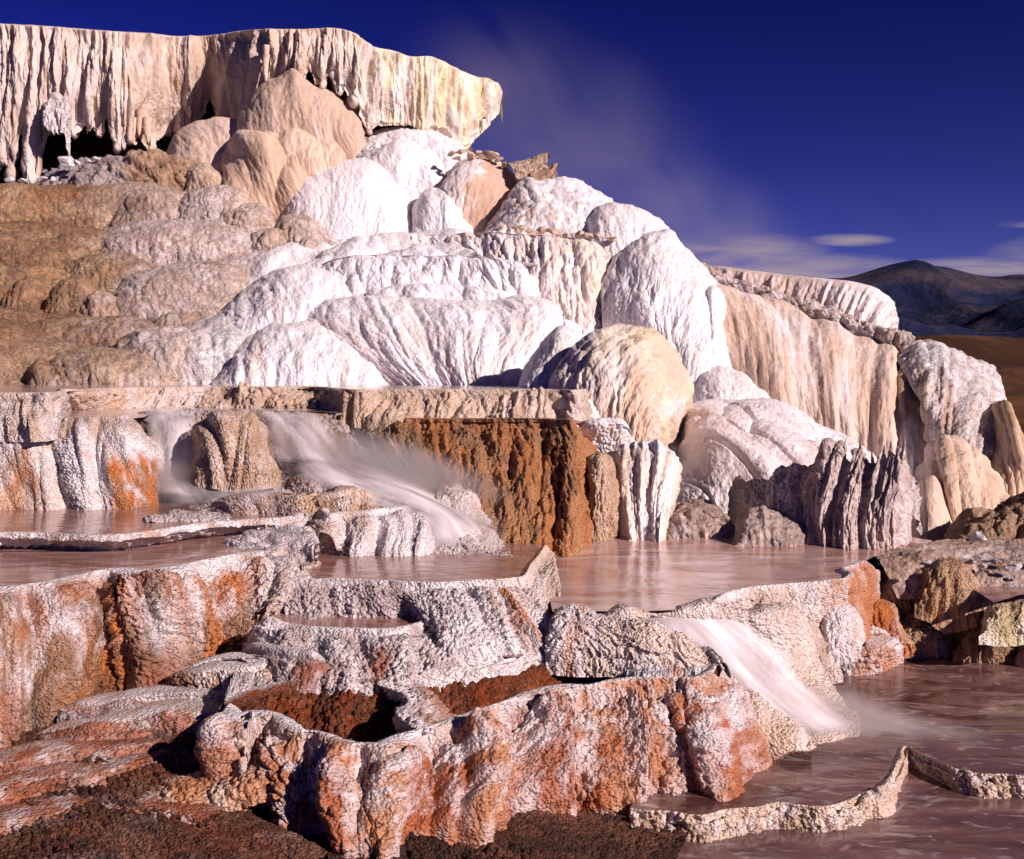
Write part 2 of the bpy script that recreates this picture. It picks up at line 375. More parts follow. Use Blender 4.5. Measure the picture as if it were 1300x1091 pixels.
dome('lobe', m, [(385,205),(392,184),(410,174),(428,180),(440,192),(441,200)], [(387,215),(405,213),(425,204),(440,202)], 17.9, 17.3, CR, [L(TN,None,(2,1),.1,.5)], SMF, 'drape', bow=.2)

# rubble mound by the cave
m = thing('rubble_mound', 'rough crumbly tan mound at the mouth of the small cave under the ledge', 'rock mound', 200, 236, 17.6)
dome('lobe', m, [(88,240),(100,222),(115,205),(160,198),(190,193),(215,197),(240,206),(262,214),(283,225),(300,240)], [(88,240),(190,240),(302,242)], 18.1, 17.4, TN, [L(BR,None,(2,2),.05,.6),L(GR,(None,.35,None,None),None,0,.8)], ROUGH+[('bil',3,2.5,.1)], 'rough')
dome('lobe', m, [(232,240),(240,212),(256,206),(280,218),(300,240)], [(232,241),(300,241)], 17.7, 17.3, CR, [L(TN,None,(2,2),.0,.6)], LUMP, 'rough')
dome('lobe', m, [(40,240),(60,225),(75,214),(100,206),(150,208),(165,240)], [(40,241),(165,241)], 18.6, 17.9, GR, [L(DK,None,(3,3),.2,.4)], ROUGH, 'rough')

# ==================================================================== BROWN LEFT SLOPE
sl = thing('brown_lumpy_slope', 'slope of overlapping brown and pinkish lobes at the left, below the ledge', 'rock slope', 150, 490, 13)
B1 = [L(BR,None,(1.3,1.3),-.12,.85),L(OR,None,(1.6,1.2),.20,.35),L(TN,None,(2.5,2.5),.12,.6),L(DK,None,(9,9),.08,.6,.15)]
B2 = [L(PK,None,(1.5,1.5),.0,.7),L(WP,None,(4,4),.02,.55),L(BR,None,(9,9),.12,.6,.15)]
B3 = [L(TN,None,(2,2),.0,.7),L(YB,None,(3,2),.1,.5),L(BR,None,(9,9),.12,.6,.15)]
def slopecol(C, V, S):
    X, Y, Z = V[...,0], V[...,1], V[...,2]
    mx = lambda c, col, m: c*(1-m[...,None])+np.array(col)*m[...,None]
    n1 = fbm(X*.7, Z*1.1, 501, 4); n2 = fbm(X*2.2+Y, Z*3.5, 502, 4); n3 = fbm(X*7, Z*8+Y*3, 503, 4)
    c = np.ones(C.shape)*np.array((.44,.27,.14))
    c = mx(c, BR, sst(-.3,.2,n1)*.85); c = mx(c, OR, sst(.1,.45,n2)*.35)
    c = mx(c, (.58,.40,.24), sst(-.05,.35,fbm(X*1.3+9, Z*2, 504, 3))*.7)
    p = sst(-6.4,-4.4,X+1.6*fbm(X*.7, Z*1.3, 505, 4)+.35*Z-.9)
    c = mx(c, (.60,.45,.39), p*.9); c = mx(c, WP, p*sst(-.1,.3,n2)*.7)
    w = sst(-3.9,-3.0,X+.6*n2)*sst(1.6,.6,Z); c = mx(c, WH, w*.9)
    c = mx(c, (.13,.07,.045), sst(.05,.4,n3)*(.5-.3*p)); v = S[1]; c = mx(c, (.20,.10,.05), sst(.42,.0,v+.12*n2)*(.55-.45*p))  # dark grain, then crease shade painted along the top of each lobe
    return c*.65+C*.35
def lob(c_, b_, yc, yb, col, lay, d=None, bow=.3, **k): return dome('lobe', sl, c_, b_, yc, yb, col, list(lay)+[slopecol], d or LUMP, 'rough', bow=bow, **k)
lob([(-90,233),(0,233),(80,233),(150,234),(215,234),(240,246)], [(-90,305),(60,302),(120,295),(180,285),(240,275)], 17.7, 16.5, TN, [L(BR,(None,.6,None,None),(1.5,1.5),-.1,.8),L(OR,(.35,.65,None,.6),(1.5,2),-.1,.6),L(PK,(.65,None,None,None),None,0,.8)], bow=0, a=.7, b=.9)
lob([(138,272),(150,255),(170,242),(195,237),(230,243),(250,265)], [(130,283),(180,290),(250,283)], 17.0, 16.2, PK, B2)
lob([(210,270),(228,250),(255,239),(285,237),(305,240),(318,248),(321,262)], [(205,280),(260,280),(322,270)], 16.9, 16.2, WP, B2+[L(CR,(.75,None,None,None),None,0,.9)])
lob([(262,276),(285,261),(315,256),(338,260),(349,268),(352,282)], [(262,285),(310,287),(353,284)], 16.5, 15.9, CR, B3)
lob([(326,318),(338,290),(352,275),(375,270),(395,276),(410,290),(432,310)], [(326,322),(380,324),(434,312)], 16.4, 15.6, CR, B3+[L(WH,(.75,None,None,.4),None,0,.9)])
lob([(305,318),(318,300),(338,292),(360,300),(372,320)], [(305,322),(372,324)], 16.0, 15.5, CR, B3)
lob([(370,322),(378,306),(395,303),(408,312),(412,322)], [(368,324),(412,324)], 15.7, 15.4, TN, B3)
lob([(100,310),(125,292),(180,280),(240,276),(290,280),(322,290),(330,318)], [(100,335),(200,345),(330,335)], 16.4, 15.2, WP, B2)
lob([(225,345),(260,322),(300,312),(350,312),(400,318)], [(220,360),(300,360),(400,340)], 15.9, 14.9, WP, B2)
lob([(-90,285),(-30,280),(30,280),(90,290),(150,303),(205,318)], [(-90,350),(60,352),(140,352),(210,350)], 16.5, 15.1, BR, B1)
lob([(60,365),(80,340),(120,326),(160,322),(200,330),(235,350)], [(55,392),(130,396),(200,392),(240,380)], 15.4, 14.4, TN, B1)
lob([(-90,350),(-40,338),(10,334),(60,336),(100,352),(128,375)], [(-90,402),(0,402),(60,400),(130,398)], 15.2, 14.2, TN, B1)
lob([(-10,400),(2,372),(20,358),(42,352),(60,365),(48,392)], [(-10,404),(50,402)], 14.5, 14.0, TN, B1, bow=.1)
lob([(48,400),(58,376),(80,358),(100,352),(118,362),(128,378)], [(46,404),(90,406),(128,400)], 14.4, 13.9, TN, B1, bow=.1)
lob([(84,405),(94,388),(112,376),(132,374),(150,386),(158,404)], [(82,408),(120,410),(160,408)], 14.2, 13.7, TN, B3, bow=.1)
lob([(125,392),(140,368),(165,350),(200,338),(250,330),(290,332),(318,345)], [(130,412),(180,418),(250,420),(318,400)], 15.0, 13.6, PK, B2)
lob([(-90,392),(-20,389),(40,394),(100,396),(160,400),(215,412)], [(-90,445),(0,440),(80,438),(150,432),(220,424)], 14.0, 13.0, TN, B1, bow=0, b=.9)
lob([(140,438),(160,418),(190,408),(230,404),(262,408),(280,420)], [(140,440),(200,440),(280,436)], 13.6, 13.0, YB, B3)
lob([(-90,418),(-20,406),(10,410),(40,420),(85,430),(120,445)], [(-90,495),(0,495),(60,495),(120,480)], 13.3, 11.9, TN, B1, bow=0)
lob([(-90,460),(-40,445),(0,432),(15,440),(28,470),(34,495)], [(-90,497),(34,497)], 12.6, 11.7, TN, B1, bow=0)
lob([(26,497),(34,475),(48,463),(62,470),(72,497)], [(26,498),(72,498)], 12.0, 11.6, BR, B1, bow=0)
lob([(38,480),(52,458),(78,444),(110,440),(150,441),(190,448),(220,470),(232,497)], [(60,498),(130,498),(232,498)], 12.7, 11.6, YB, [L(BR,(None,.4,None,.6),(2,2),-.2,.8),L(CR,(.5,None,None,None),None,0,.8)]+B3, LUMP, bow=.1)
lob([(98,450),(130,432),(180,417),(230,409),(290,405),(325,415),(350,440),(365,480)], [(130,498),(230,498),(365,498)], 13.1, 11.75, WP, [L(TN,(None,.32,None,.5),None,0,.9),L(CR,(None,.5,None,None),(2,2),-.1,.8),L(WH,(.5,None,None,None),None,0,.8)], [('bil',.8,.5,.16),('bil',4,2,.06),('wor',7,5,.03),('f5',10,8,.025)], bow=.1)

# ==================================================================== WHITE STEPPED DRAPERIES
WV = [('bil',.8,.35,.10),('bil',3.6,.8,.035),('fbm',7,3,.03),('f5',14,8,.016)]
WL = [L(WP,None,(2,.6),.05,.5),L(CR,None,(3,.5),.25,.4)]
d = thing('white_dome', 'low white dome fanning out into the upper pool, left of the fluted white wall', 'rock dome', 380, 492, 11.5)
dome('lobe', d, [(262,497),(285,468),(310,438),(340,414),(375,405),(420,410),(458,432),(484,458),(500,497)], [(262,498),(380,498),(500,498)], 12.7, 11.25, WH, WL, WV, 'rockw', bow=.15)
d = thing('stepped_white_terraces', 'brilliant white stepped terraces falling in flutes to the upper pool, left of the cream block', 'rock terrace', 560, 492, 12)
dome('lobe', d, [(278,335),(320,322),(370,314),(420,305),(460,300),(520,298),(600,298)], [(275,412),(350,405),(450,372),(600,350)], 16.2, 13.9, WH, [L(WP,None,(2,2),.1,.5)], [('bil',.8,.8,.22),('bil',2.4,2,.07),('f5',8,8,.03)], 'rockw', a=.8, b=.75)
dome('lobe', d, [(272,415),(285,392),(312,366),(345,342),(380,334),(410,340),(440,352),(475,380),(520,430)], [(272,425),(360,430),(440,470),(520,497)], 14.2, 12.4, WH, WL, WV, 'rockw', bow=.2)
wall('step', d, [(398,345,14.6),(420,332,14.3),(450,326,14.1),(520,325,13.9),(590,326,13.7),(640,330,13.5),(662,338,13.6),(668,346,14.2)], [(390,395),(430,392),(500,388),(580,386),(640,388),(690,392)], None, 13.15, bcol=WH, layers=[L(WP,None,(3,1),.1,.4)], disp=[('bil',1.6,1,.10),('wor',3.2,3.2,.07),('f5',8,8,.03)], mat='rockw', lip=.1, inn=1.2, lift=0)
wall('step', d, [(470,378,13.6),(488,366,13.35),(520,361,13.2),(570,362,13.1),(620,366,13.0),(645,372,13.1),(655,380,13.4)], [(460,400),(540,398),(600,398),(665,398)], None, 12.9, bcol=WH, disp=[('bil',2,1.4,.07),('wor',4,4,.06),('f5',8,8,.03)], mat='rockw', lip=.08, inn=.5, lift=0)
wall('drapery', d, [(388,402,13.4),(405,388,13.25),(440,380,13.1),(480,377,12.95),(530,379,12.85),(580,382,12.75),(630,381,12.7),(675,378,12.75),(692,392,12.9),(708,425,12.8),(725,460,12.5),(745,500,12.3)], [(480,498,11.7),(505,498,11.5),(535,498,11.35),(570,498,11.3),(620,498,11.2),(670,498,11.2),(700,499,11.3),(725,502,11.4),(752,515,11.6)], None, 11.4, bcol=WH, layers=[L(WP,None,(3,.6),.05,.5),L(CR,(None,None,.6,None),(5,.5),.12,.5)], disp=[('bil',.9,.25,.11),('bil',2.4,.5,.05),('bil',6,1.2,.035),('f5',9,5,.03)], mat='rockw', lip=.35, inn=.8, lift=0, bulge=.22)
dome('lobe', d, [(716,540),(722,505),(738,488),(752,494),(764,515),(772,545)], [(716,545),(745,548),(772,548)], 9.4, 8.25, WH, WL, WV, 'rockw', back=.6)
d = thing('cream_block', 'cream coloured block with a flat top and streaked face beside the steep white flow', 'rock block', 700, 430, 13)
wall('face', d, [(420,306,16.2),(470,302,16.0),(530,300,15.7),(590,297,15.3),(630,296,14.9),(655,298,14.7),(700,301,14.5),(740,306,14.4),(760,316,14.5),(768,330,14.9),(772,345,15.5)], [(420,335,16.0),(500,332,15.6),(570,334,15.0),(630,345,14.3),(660,410,13.6),(690,455,13.0),(720,452,12.9),(760,440,13.0),(800,440,13.6),(810,420,14.2)], None, 13, bcol=WP, layers=[L(CR,(.5,None,None,None),(2,.8),.0,.45),L(YC,(.8,.95,None,None),(2,.8),.1,.35),L(TN,(.5,.9,None,None),(5,1.2),.25,.25),L(WH,(None,.42,None,None),None,0,.7)], disp=[('bil',1.2,.4,.12),('bil',3,.9,.07),('wor',6,3,.04),('f5',8,5,.05)], mat='drape', lip=.12, inn=1.6, lift=0, bulge=.1)

# white upper domes
d = thing('white_upper_domes', 'cluster of big bright white domes under the pale nose of the ledge', 'rock dome', 480, 300, 17)
dome('lobe', d, [(440,215),(446,190),(462,172),(490,160),(530,159),(562,168),(592,186),(612,205)], [(440,225),(500,232),(560,235),(612,222)], 18.9, 18.0, WH, WL, LUMP, 'rockw')
dome('lobe', d, [(452,225),(458,200),(490,180),(528,178),(552,190),(568,214),(572,240)], [(456,245),(520,250),(572,250)], 18.2, 17.5, WH, WL, SM, 'rockw')
dome('lobe', d, [(360,262),(362,238),(374,219),(400,208),(440,200),(478,202),(502,216),(520,240),(532,268),(538,303)], [(364,265),(385,285),(420,310),(480,310),(540,308)], 17.9, 16.5, WH, [L(WP,(None,.3,None,None),None,0,.7)]+WL, [('bil',.9,.3,.10),('fbm',3,1,.04),('bil',9,2.5,.012),('f5',12,9,.018)], 'rockw', bow=.35)
dome('lobe', d, [(516,305),(524,262),(540,240),(562,236),(585,250),(600,275),(608,305)], [(516,310),(608,310)], 17.2, 16.4, WH, WL, WV, 'rockw', bow=.2)
d = thing('tan_dome', 'tan dome with rubble on its top between the white domes and the steep flow', 'rock dome', 620, 300, 17)
dome('lobe', d, [(556,262),(560,232),(575,210),(600,197),(625,200),(645,211),(660,230),(663,244),(655,262),(625,292)], [(560,275),(580,298),(600,306),(628,298)], 17.7, 16.7, WP, [L(TN,(.42,None,.05,None),None,0,.95,e=.2),L(PK,None,(3,2),.1,.5)], SM+[('wor',7,7,.02)], 'drape', bow=.3)

# steep white flow
d = thing('steep_white_flow', 'tall dazzling white flow with a round shoulder falling down the right ridge line', 'rock flow', 880, 510, 13)
FV = [('bil',.7,.3,.13),('bil',2.2,.7,.03),('fbm',6,2,.035),('f5',12,7,.018)]
dome('lobe', d, [(606,308),(632,270),(655,238),(672,226),(700,228),(738,235),(770,248),(790,265)], [(606,310),(680,312),(740,315),(790,300)], 17.1, 15.5, WH, [L(GR,(None,.6,None,None),(3,3),.05,.5),L(TN,(None,.65,.3,None),(4,4),.12,.8)], [('bil',.9,.9,.12),('wor',6,6,.05),('f5',8,8,.04)], 'rockw', b=.8)
dome('lobe', d, [(728,330),(738,296),(755,282),(790,290),(810,330)], [(728,345),(812,350)], 15.9, 15.1, WH, WL, FV, 'rockw', bow=.2)
dome('lobe', d, [(738,305),(744,275),(762,260),(790,257),(822,268),(845,285),(862,312),(868,350)], [(745,345),(800,372),(868,372)], 16.0, 14.7, WH, WL, FV, 'rockw', bow=.3)
dome('lobe', d, [(760,345),(780,325),(820,300),(850,292),(872,312),(888,328),(910,352),(932,385),(948,415),(960,450),(972,500)], [(762,425,13.1),(800,440,12.7),(840,470,12.3),(880,510,11.9),(930,520,12.3),(976,515,13.0)], (14.3,15.0), 12.5, WH, WL, FV, 'rockw', back=2.5, b=.85)
dome('lobe', d, [(775,420),(790,370),(815,345),(845,360),(870,400),(890,450),(905,500)], [(780,432,12.9),(830,450,12.4),(870,490,12.0),(905,512,12.1)], (13.6,13.9), 12.9, WH, WL, FV, 'rockw', bow=.2)
dome('lobe', d, [(868,470),(885,400),(905,365),(925,385),(950,430),(968,480),(975,515)], [(868,515),(920,525),(976,522)], (13.3,14.0), (11.9,12.7), WH, WL, FV, 'rockw', bow=.2)
dome('lobe', d, [(862,540),(870,490),(890,465),(930,468),(965,490),(985,520)], [(862,560),(930,555),(985,535)], 12.5, 11.3, WH, WL, FV, 'rockw')
patch('sheet', [[(640,300,17.4),(720,262,16.9),(800,292,16.2),(880,340,15.8),(960,395,15.4),(1130,450,14.8)],[(650,400,15.2),(760,395,14.5),(850,420,14.0),(950,440,13.9),(1130,500,13.4)],[(660,470,13.2),(780,470,12.3),(870,500,12.2),(950,520,12.4),(1130,580,12.2)],[(690,530,11.2),(800,520,10.7),(870,560,10.6),(960,600,10.4),(1130,640,10.4)],[(720,580,9.5),(800,585,9.2),(860,640,9.1),(960,675,9.1),(1130,695,9.1)]], d, WH, WL, FV, 'rockw', q=.7)
d = thing('cream_dome', 'round cream dome between the fluted white wall and the steep white flow', 'rock dome', 800, 560, 8.5)
dome('lobe', d, [(690,520),(700,478),(712,455),(730,436),(760,419),(795,413),(830,418),(856,440),(872,472),(876,500),(866,530),(850,560)], [(735,545,8.75),(755,556,8.6),(790,566,8.42),(825,568,8.42),(848,566,8.6)], (9.3,10.5), 8.6, CR, [L(WP,(None,.45,None,.8),None,0,.85),L(YC,None,(2,1),.1,.5),L(TN,(None,None,.6,None),(4,2),.0,.5),L(WP,None,(3,1),.15,.6)], [('bil',.9,.4,.07),('fbm',2,1.5,.05),('fbm',4,2,.04),('wor',8,5,.025),('f5',10,8,.03)], 'drape', bow=.0, b=1.0, a=1.1)
dome('shoulder', d, [(652,505),(668,462),(690,428),(712,412),(738,424),(756,460),(766,510),(768,545)], [(660,515),(700,525),(745,545),(768,552)], (10.4,10.8), 9.35, WH, [L(CR,(.3,.7,None,None),(2,1),.0,.5)], [('bil',1.2,.4,.08),('fbm',3,1.5,.04),('f5',10,6,.02)], 'rockw', b=.9)
d = thing('wrinkled_white_dome', 'pale dome with a lattice of slanting wrinkles behind the ruined jagged slab', 'rock dome', 930, 650, 9)
dome('lobe', d, [(838,640),(845,585),(852,552),(868,518),(895,506),(930,510),(960,506),(1000,518),(1045,540),(1090,562),(1120,585),(1130,640)], [(838,648),(880,660),(925,668),(1000,672),(1130,665)], 11.3, 8.6, WH, [L(WP,(None,None,.3,None),None,0,.8),L(PK,None,(2,1),.2,.5)], [('crk',2.0,.7,.035,-.6),('bil',1.7,.6,.12,-.55),('f5',10,8,.02)], 'rockw', b=1.05, bow=.3)
dome('lobe', d, [(905,530),(925,512),(965,505),(1010,515),(1040,540),(1050,570)], [(900,600),(980,640),(1050,620)], 10.9, 9.2, WH, [L(WP,(None,None,.3,None),None,0,.7)], [('crk',2.3,.9,.05,-.6),('bil',1.6,.5,.06,-.55),('f5',10,8,.015)], 'rockw', back=.5)
d = thing('fluted_tan_flow', 'broad cream and tan flow with tall vertical folds, right of the steep white flow', 'rock flow', 1050, 560, 12)
FL = [('bil',.9,.12,.26),('bil',2.6,.3,.05),('fbm',8,.9,.03),('f5',12,6,.014)]
TL = [L(CR,None,(1.2,.4),-.1,.8),L(TN,None,(3,.3),.1,.5),L(TN,(None,None,.5,None),(5,.3),.1,.6)]
dome('lobe', d, [(890,340),(930,358),(970,372),(1010,387),(1060,402),(1110,418),(1150,432),(1172,450),(1190,500)], [(930,520,12.4),(980,535,12.0),(1040,560,11.7),(1100,600,11.4),(1150,625,11.2),(1195,640,11.2)], (15.4,14.0), 11, WP, TL, FL, 'drape', b=.95, a=.8, back=2)
dome('crust', d, [(880,332),(920,352),(960,362),(1010,378),(1060,394),(1110,412),(1160,432)], [(900,352),(940,374),(1010,398),(1060,412),(1110,430),(1160,446)], (16.2,13.6), (15.4,13.0), WP, [L(TN,None,(4,4),.0,.6)], ROUGH, 'rough', back=1, under=4)
d = thing('flat_topped_block', 'flat topped pale block with a rounded right end on the skyline, left of the mountain', 'rock block', 1020, 420, 17)
dome('face', d, [(880,345,19.2),(900,339,18.8),(950,343,18.2),(1000,349,17.8),(1050,354,17.4),(1090,359,17.2),(1118,369,17.2),(1134,384,17.4),(1140,402,18),(1140,420,19)], [(880,400,18.4),(950,420,17.6),(1020,435,17.1),(1080,442,16.7),(1120,446,16.7),(1137,446,17.2),(1141,446,18.8)], 17.5, 17.0, WP, [L(PK,(None,.55,None,None),None,0,.6),L(TN,None,(3,.8),.1,.4)], [('bil',1.6,.3,.12),('bil',4,.6,.07),('f5',8,5,.04)], 'drape', back=2.6, a=.7, b=.8, flat=.3)
d = thing('right_fluted_mounds', 'fluted cream mounds descending the right side of the hill in front of the brown valley', 'rock mound', 1220, 680, 9)
dome('lobe', d, [(1100,600),(1112,510),(1126,475),(1146,458),(1172,468),(1196,500),(1210,550),(1216,600)], [(1100,640),(1216,640)], 12.7, 11.4, TN, [L(CR,None,(3,.4),.0,.7)], FL, 'drape', bow=.3)
dome('lobe', d, [(1130,445),(1165,437),(1200,442),(1240,452),(1262,466),(1274,492),(1280,520),(1296,548),(1304,600)], [(1170,530,11.6),(1200,600,10.8),(1240,630,10.5),(1304,650,10.8)], 13.2, 10.8, WP, [L(WH,(None,.7,.0,.6),(2,2),-.05,.8),L(TN,(None,None,.5,None),(4,.5),.0,.7),L(TN,None,(6,6),.2,.5)], [('bil',1.2,.3,.16),('wor',5,4,.04),('bil',5,.7,.05),('f5',9,7,.03)], 'rough', back=2.2, b=.8)
dome('lobe', d, [(1240,640),(1246,560),(1256,520),(1272,505),(1288,530),(1304,556),(1330,590),(1400,640)], [(1240,660),(1290,665),(1400,670)], 12.0, 10.2, YB, [L(CR,None,(4,.3),-.05,.8)], [('bil',1.6,.2,.12),('bil',6,.4,.06),('f5',9,6,.02)], 'drape')
dome('lobe', d, [(1158,660),(1166,590),(1180,556),(1198,547),(1222,556),(1250,572),(1268,600),(1285,630),(1292,650)], [(1160,690),(1205,694),(1240,680),(1280,660),(1294,655)], 10.0, 8.6, CR, [L(WP,(None,.35,None,.5),None,0,.6),L(TN,(.3,None,.3,None),(5,.3),.0,.6)], [('bil',1.6,.2,.07),('bil',4.5,.4,.07),('f5',9,6,.03)], 'drape', bow=.2, back=.8)
dome('lobe', d, [(1150,700),(1160,640),(1172,606),(1184,603),(1200,630),(1214,662),(1222,695)], [(1150,705),(1222,702)], 8.9, 8.3, CR, [L(PK,None,(2,2),.0,.5)], [('bil',1.2,.5,.06),('f5',9,6,.01)], 'drape', bow=.1)
d = thing('brown_boulder', 'dark brown flat boulder in shade at the right edge, beside the rubble flat', 'boulder', 1260, 695, 7.5)
dome('lobe', d, [(1200,700),(1215,672),(1232,655),(1262,646),(1290,630),(1340,615),(1400,640)], [(1200,700),(1260,704),(1340,706),(1400,706)], 8.0, 7.4, (.40,.25,.16), [L(TN,(None,None,None,.25),(4,4),-.1,.6)], ROUGH, 'rough')

# slab on the skyline and ruined block
d = thing('broken_rock_slab', 'broken tan slab with split ends leaning on the skyline', 'rock slab', 678, 226, 17.4)
def slab(rows_, col, nm='slab', dsp=(('rdg',5,9,.05),('f5',12,12,.03))):
    patch(nm, rows_, d, col, [L(TN,None,(4,8),.0,.6)], list(dsp), 'rough', q=1.4)
slab([[(640,212,17.9),(700,200,17.9)],[(645,208,17.5),(668,203,17.5),(692,195,17.5),(696,194,17.5)],[(650,213,17.3),(675,209,17.3),(695,203,17.3)],[(655,226,17.2),(680,222,17.2),(696,214,17.2)],[(656,236,17.4),(700,232,17.4)]], CR)
slab([[(668,226,17.5),(712,210,17.5)],[(672,220,17.2),(690,216,17.2),(704,209,17.2),(708,208,17.2)],[(674,226,17.1),(700,222,17.1),(707,216,17.1)],[(676,234,17.1),(700,232,17.1),(708,228,17.1)],[(676,242,17.3),(708,240,17.3)]], TN)
d = thing('ruined_jagged_slab', 'shaded grey-pink ruined slab with a jagged splintered top standing in the right pool', 'rock slab', 1050, 696, 6.6)
rt = [(920,640,7.9),(926,622,7.8),(945,608,7.6),(975,603,7.4),(992,597,7.3),(1010,592,7.2),(1028,588,7.1),(1038,578,7.0),(1046,566,7.0),(1050,564,6.95),(1056,574,6.9),(1062,572,6.9),(1068,566,6.9),(1074,577,6.85),(1080,580,6.8),(1088,570,6.8),(1094,566,6.8),(1100,578,6.75),(1107,584,6.75),(1114,576,6.7),(1120,571,6.7),(1124,577,6.65),(1130,568,6.65),(1136,573,6.6),(1141,577,6.6),(1146,566,6.6),(1150,574,6.65),(1153,592,6.75),(1160,600,6.95),(1167,620,7.3)]
rb = [(926,690,7.2),(950,694,7.0),(985,697,6.75),(1030,698,6.5),(1070,699,6.4),(1120,699,6.35),(1145,699,6.4),(1158,697,6.6),(1163,690,7.0)]
rows = [[(p[0]+2, p[1]+60, p[2]+.5) for p in rt], [(p[0]+1, p[1]+14, p[2]+.32) for p in rt], [(p[0], p[1]+2, p[2]+.12) for p in rt], rt]
TT = rs(rt, 120, True); BB = rs(rb, 120)
for t in (.12, .35, .65, 1.0):
    r = TT+(BB-TT)*t; r[:,2] -= .05*math.sin(t*math.pi); rows.append([tuple(x) for x in r])
rows.append([(p[0], p[1]+14, p[2]) for p in rb])
patch('slab', rows, d, (.80,.63,.58), [L(PK,None,(3,.5),.1,.4),L(BR,(None,None,.75,None),(6,.4),.1,.3),L(WP,(.8,None,None,None),(7,.3),.05,.7)], [('bil',2.2,.4,.08),('bil',6,1.0,.05),('f5',12,3,.04),('f5',14,9,.02)], 'rough', lin=(0,1,2,3), vis=(3,7), q=1.3)
for px, py, l, w in ((1047,566,.10,.02),(1070,570,.07,.02),(1093,568,.09,.022),(1121,572,.08,.02),(1131,569,.10,.022),(1146,567,.12,.022),(1110,580,.08,.02),(1138,574,.08,.02),(1154,590,.10,.02)):
    b0 = toW((px, py, 6.85)); V = []
    for k in range(8):
        t = k/7; V.append([(b0[0]+w*(1-t)**.7*math.cos(a)+.02*t*math.sin(px), b0[1]+w*1.6*(1-t)**.7*math.sin(a), b0[2]-.14+(l*.55+.14)*t) for a in np.linspace(0, 2*math.pi, 8)])
    V = np.array(V); mesh_grid('pinnacle', V, np.ones(V.shape)*np.array((.46,.36,.31)), MAT['rough'], d, org=d.location)
dome('buttress', d, [(930,692),(940,650),(960,640),(985,645),(1015,655),(1028,664),(1033,697)], [(928,698),(980,702),(1033,701)], 7.0, 6.45, (.62,.48,.43), [L(PK,None,(3,.5),.0,.7)], [('bil',3,.5,.06),('rdg',8,1,.03),('f5',14,8,.02)], 'rough', back=.4)
d = thing('low_rubble_mound', 'low shaded rubble mound at the water edge left of the ruined slab', 'rock mound', 885, 684, 6.9)
dome('lobe', d, [(838,682),(848,652),(862,640),(880,636),(900,640),(918,655),(935,690)], [(838,686),(880,690),(935,698)], 7.6, 6.8, PK, [L(BR,None,(5,5),.1,.5),L(WP,None,(4,4),.15,.6)], ROUGH, 'rough', back=.8)

# ==================================================================== UPPER POOL RIM, CLIFF, BLOCKS
TW = [L(CR,None,(3,2),.0,.5),L(TN,None,(6,3),.12,.6),L(WH,(None,None,None,.10),None,0,.7)]
d = thing('upper_pool_rim', 'low pebbly rim wall holding the upper pool right across the picture', 'terrace wall', 400, 513, 10)
wall('wall', d, [(78,497),(120,496),(176,494.5),(230,494),(280,493.5),(340,494),(410,494),(440,497),(480,497),(560,497),(640,497),(700,497),(738,497.3),(745,496.5)], [(70,518,8.2),(120,518,8.4),(176,517,8.7),(230,516,8.8),(280,516,8.8),(340,516,8.75),(400,519,8.5),(425,528,8.0),(470,534,7.8),(560,535,7.75),(640,534,7.8),(700,534,7.8),(735,533,7.85),(748,530,8.1)], -.155, 8.8, bcol=CR, layers=[L(BR,(.28,.62,None,None),(3,2),-.15,.55),L(WP,(None,.3,None,None),(3,2),-.1,.7),L(WP,(.75,None,None,None),(3,2),-.1,.8)]+TW, disp=[('bil',1.8,1.2,.14),('bil',6,3,.05),('wor',18,18,.03),('f5',12,10,.025)], q=1.1)
d = thing('left_block_wall', 'whitish pebbly block wall at the left edge below the upper pool', 'terrace wall', 20, 640, 7)
wall('wall', d, [(-80,503,6.75),(0,502,6.8),(40,502,6.8),(70,501,6.9),(79,499.5,7.3),(83,498,8.0)], [(-80,536,6.5),(0,535,6.5),(60,534,6.55),(78,531,6.8),(86,522,7.8)], None, 7.2, bcol=WP, layers=TW, disp=TER, q=1.1)
wall('wall', d, [(-80,535,6.6),(-20,534,6.6),(20,533,6.6),(50,534,6.65),(60,540,6.8),(64,550,7.1)], [(-80,648,6.3),(0,646,6.35),(40,646,6.35),(80,646,6.4),(96,640,6.6)], None, 6.62, bcol=WP, layers=[L(WH,None,(4,3),.05,.6),L(OR,(.35,.75,.62,None),(4,2),-.1,1,e=.1),L(BR,(.4,.7,.7,None),(8,4),.0,.7)]+TW[:2], disp=TER, q=1.1)
d = thing('mossy_block_wall', 'pebbly block with a shaded left side and rusty orange patches at its foot, left of the first cascade', 'terrace wall', 130, 640, 6.8)
wall('wall', d, [(58,560,7.3),(62,545,7.0),(72,537,6.85),(100,533,6.75),(140,532,6.75),(165,532,6.8),(176,540,6.95),(186,556,7.3)], [(60,640,6.6),(80,646,6.42),(120,647,6.38),(160,645,6.4),(186,638,6.5),(197,622,6.7),(204,600,7.0)], None, 6.6, bcol=WP, layers=[L(TN,(None,None,None,.6),(3,2),-.05,.7),L(BR,(.1,.5,None,.4),(4,2),-.05,.6),L(WH,(None,None,.5,None),(5,5),.0,.8),L(OR,(.5,.95,.72,None),(4,3),-.1,1,e=.1),L(BR,(.5,.9,.8,None),(9,5),.05,.7)], disp=TER, q=1.1, bulge=.06)
d = thing('middle_boss', 'rounded pebbly brown boss standing between the two small cascades', 'rock mound', 300, 600, 6.6)
dome('lobe', d, [(238,605),(243,565),(250,535),(262,522),(290,517),(322,518),(334,535),(344,562),(354,600)], [(242,606),(300,612),(356,606)], 7.0, 6.45, TN, [L(CR,None,(5,3),.0,.6),L(WP,None,(8,6),.12,.5)], TER, 'nod', bow=.15, q=1.1, back=.8)
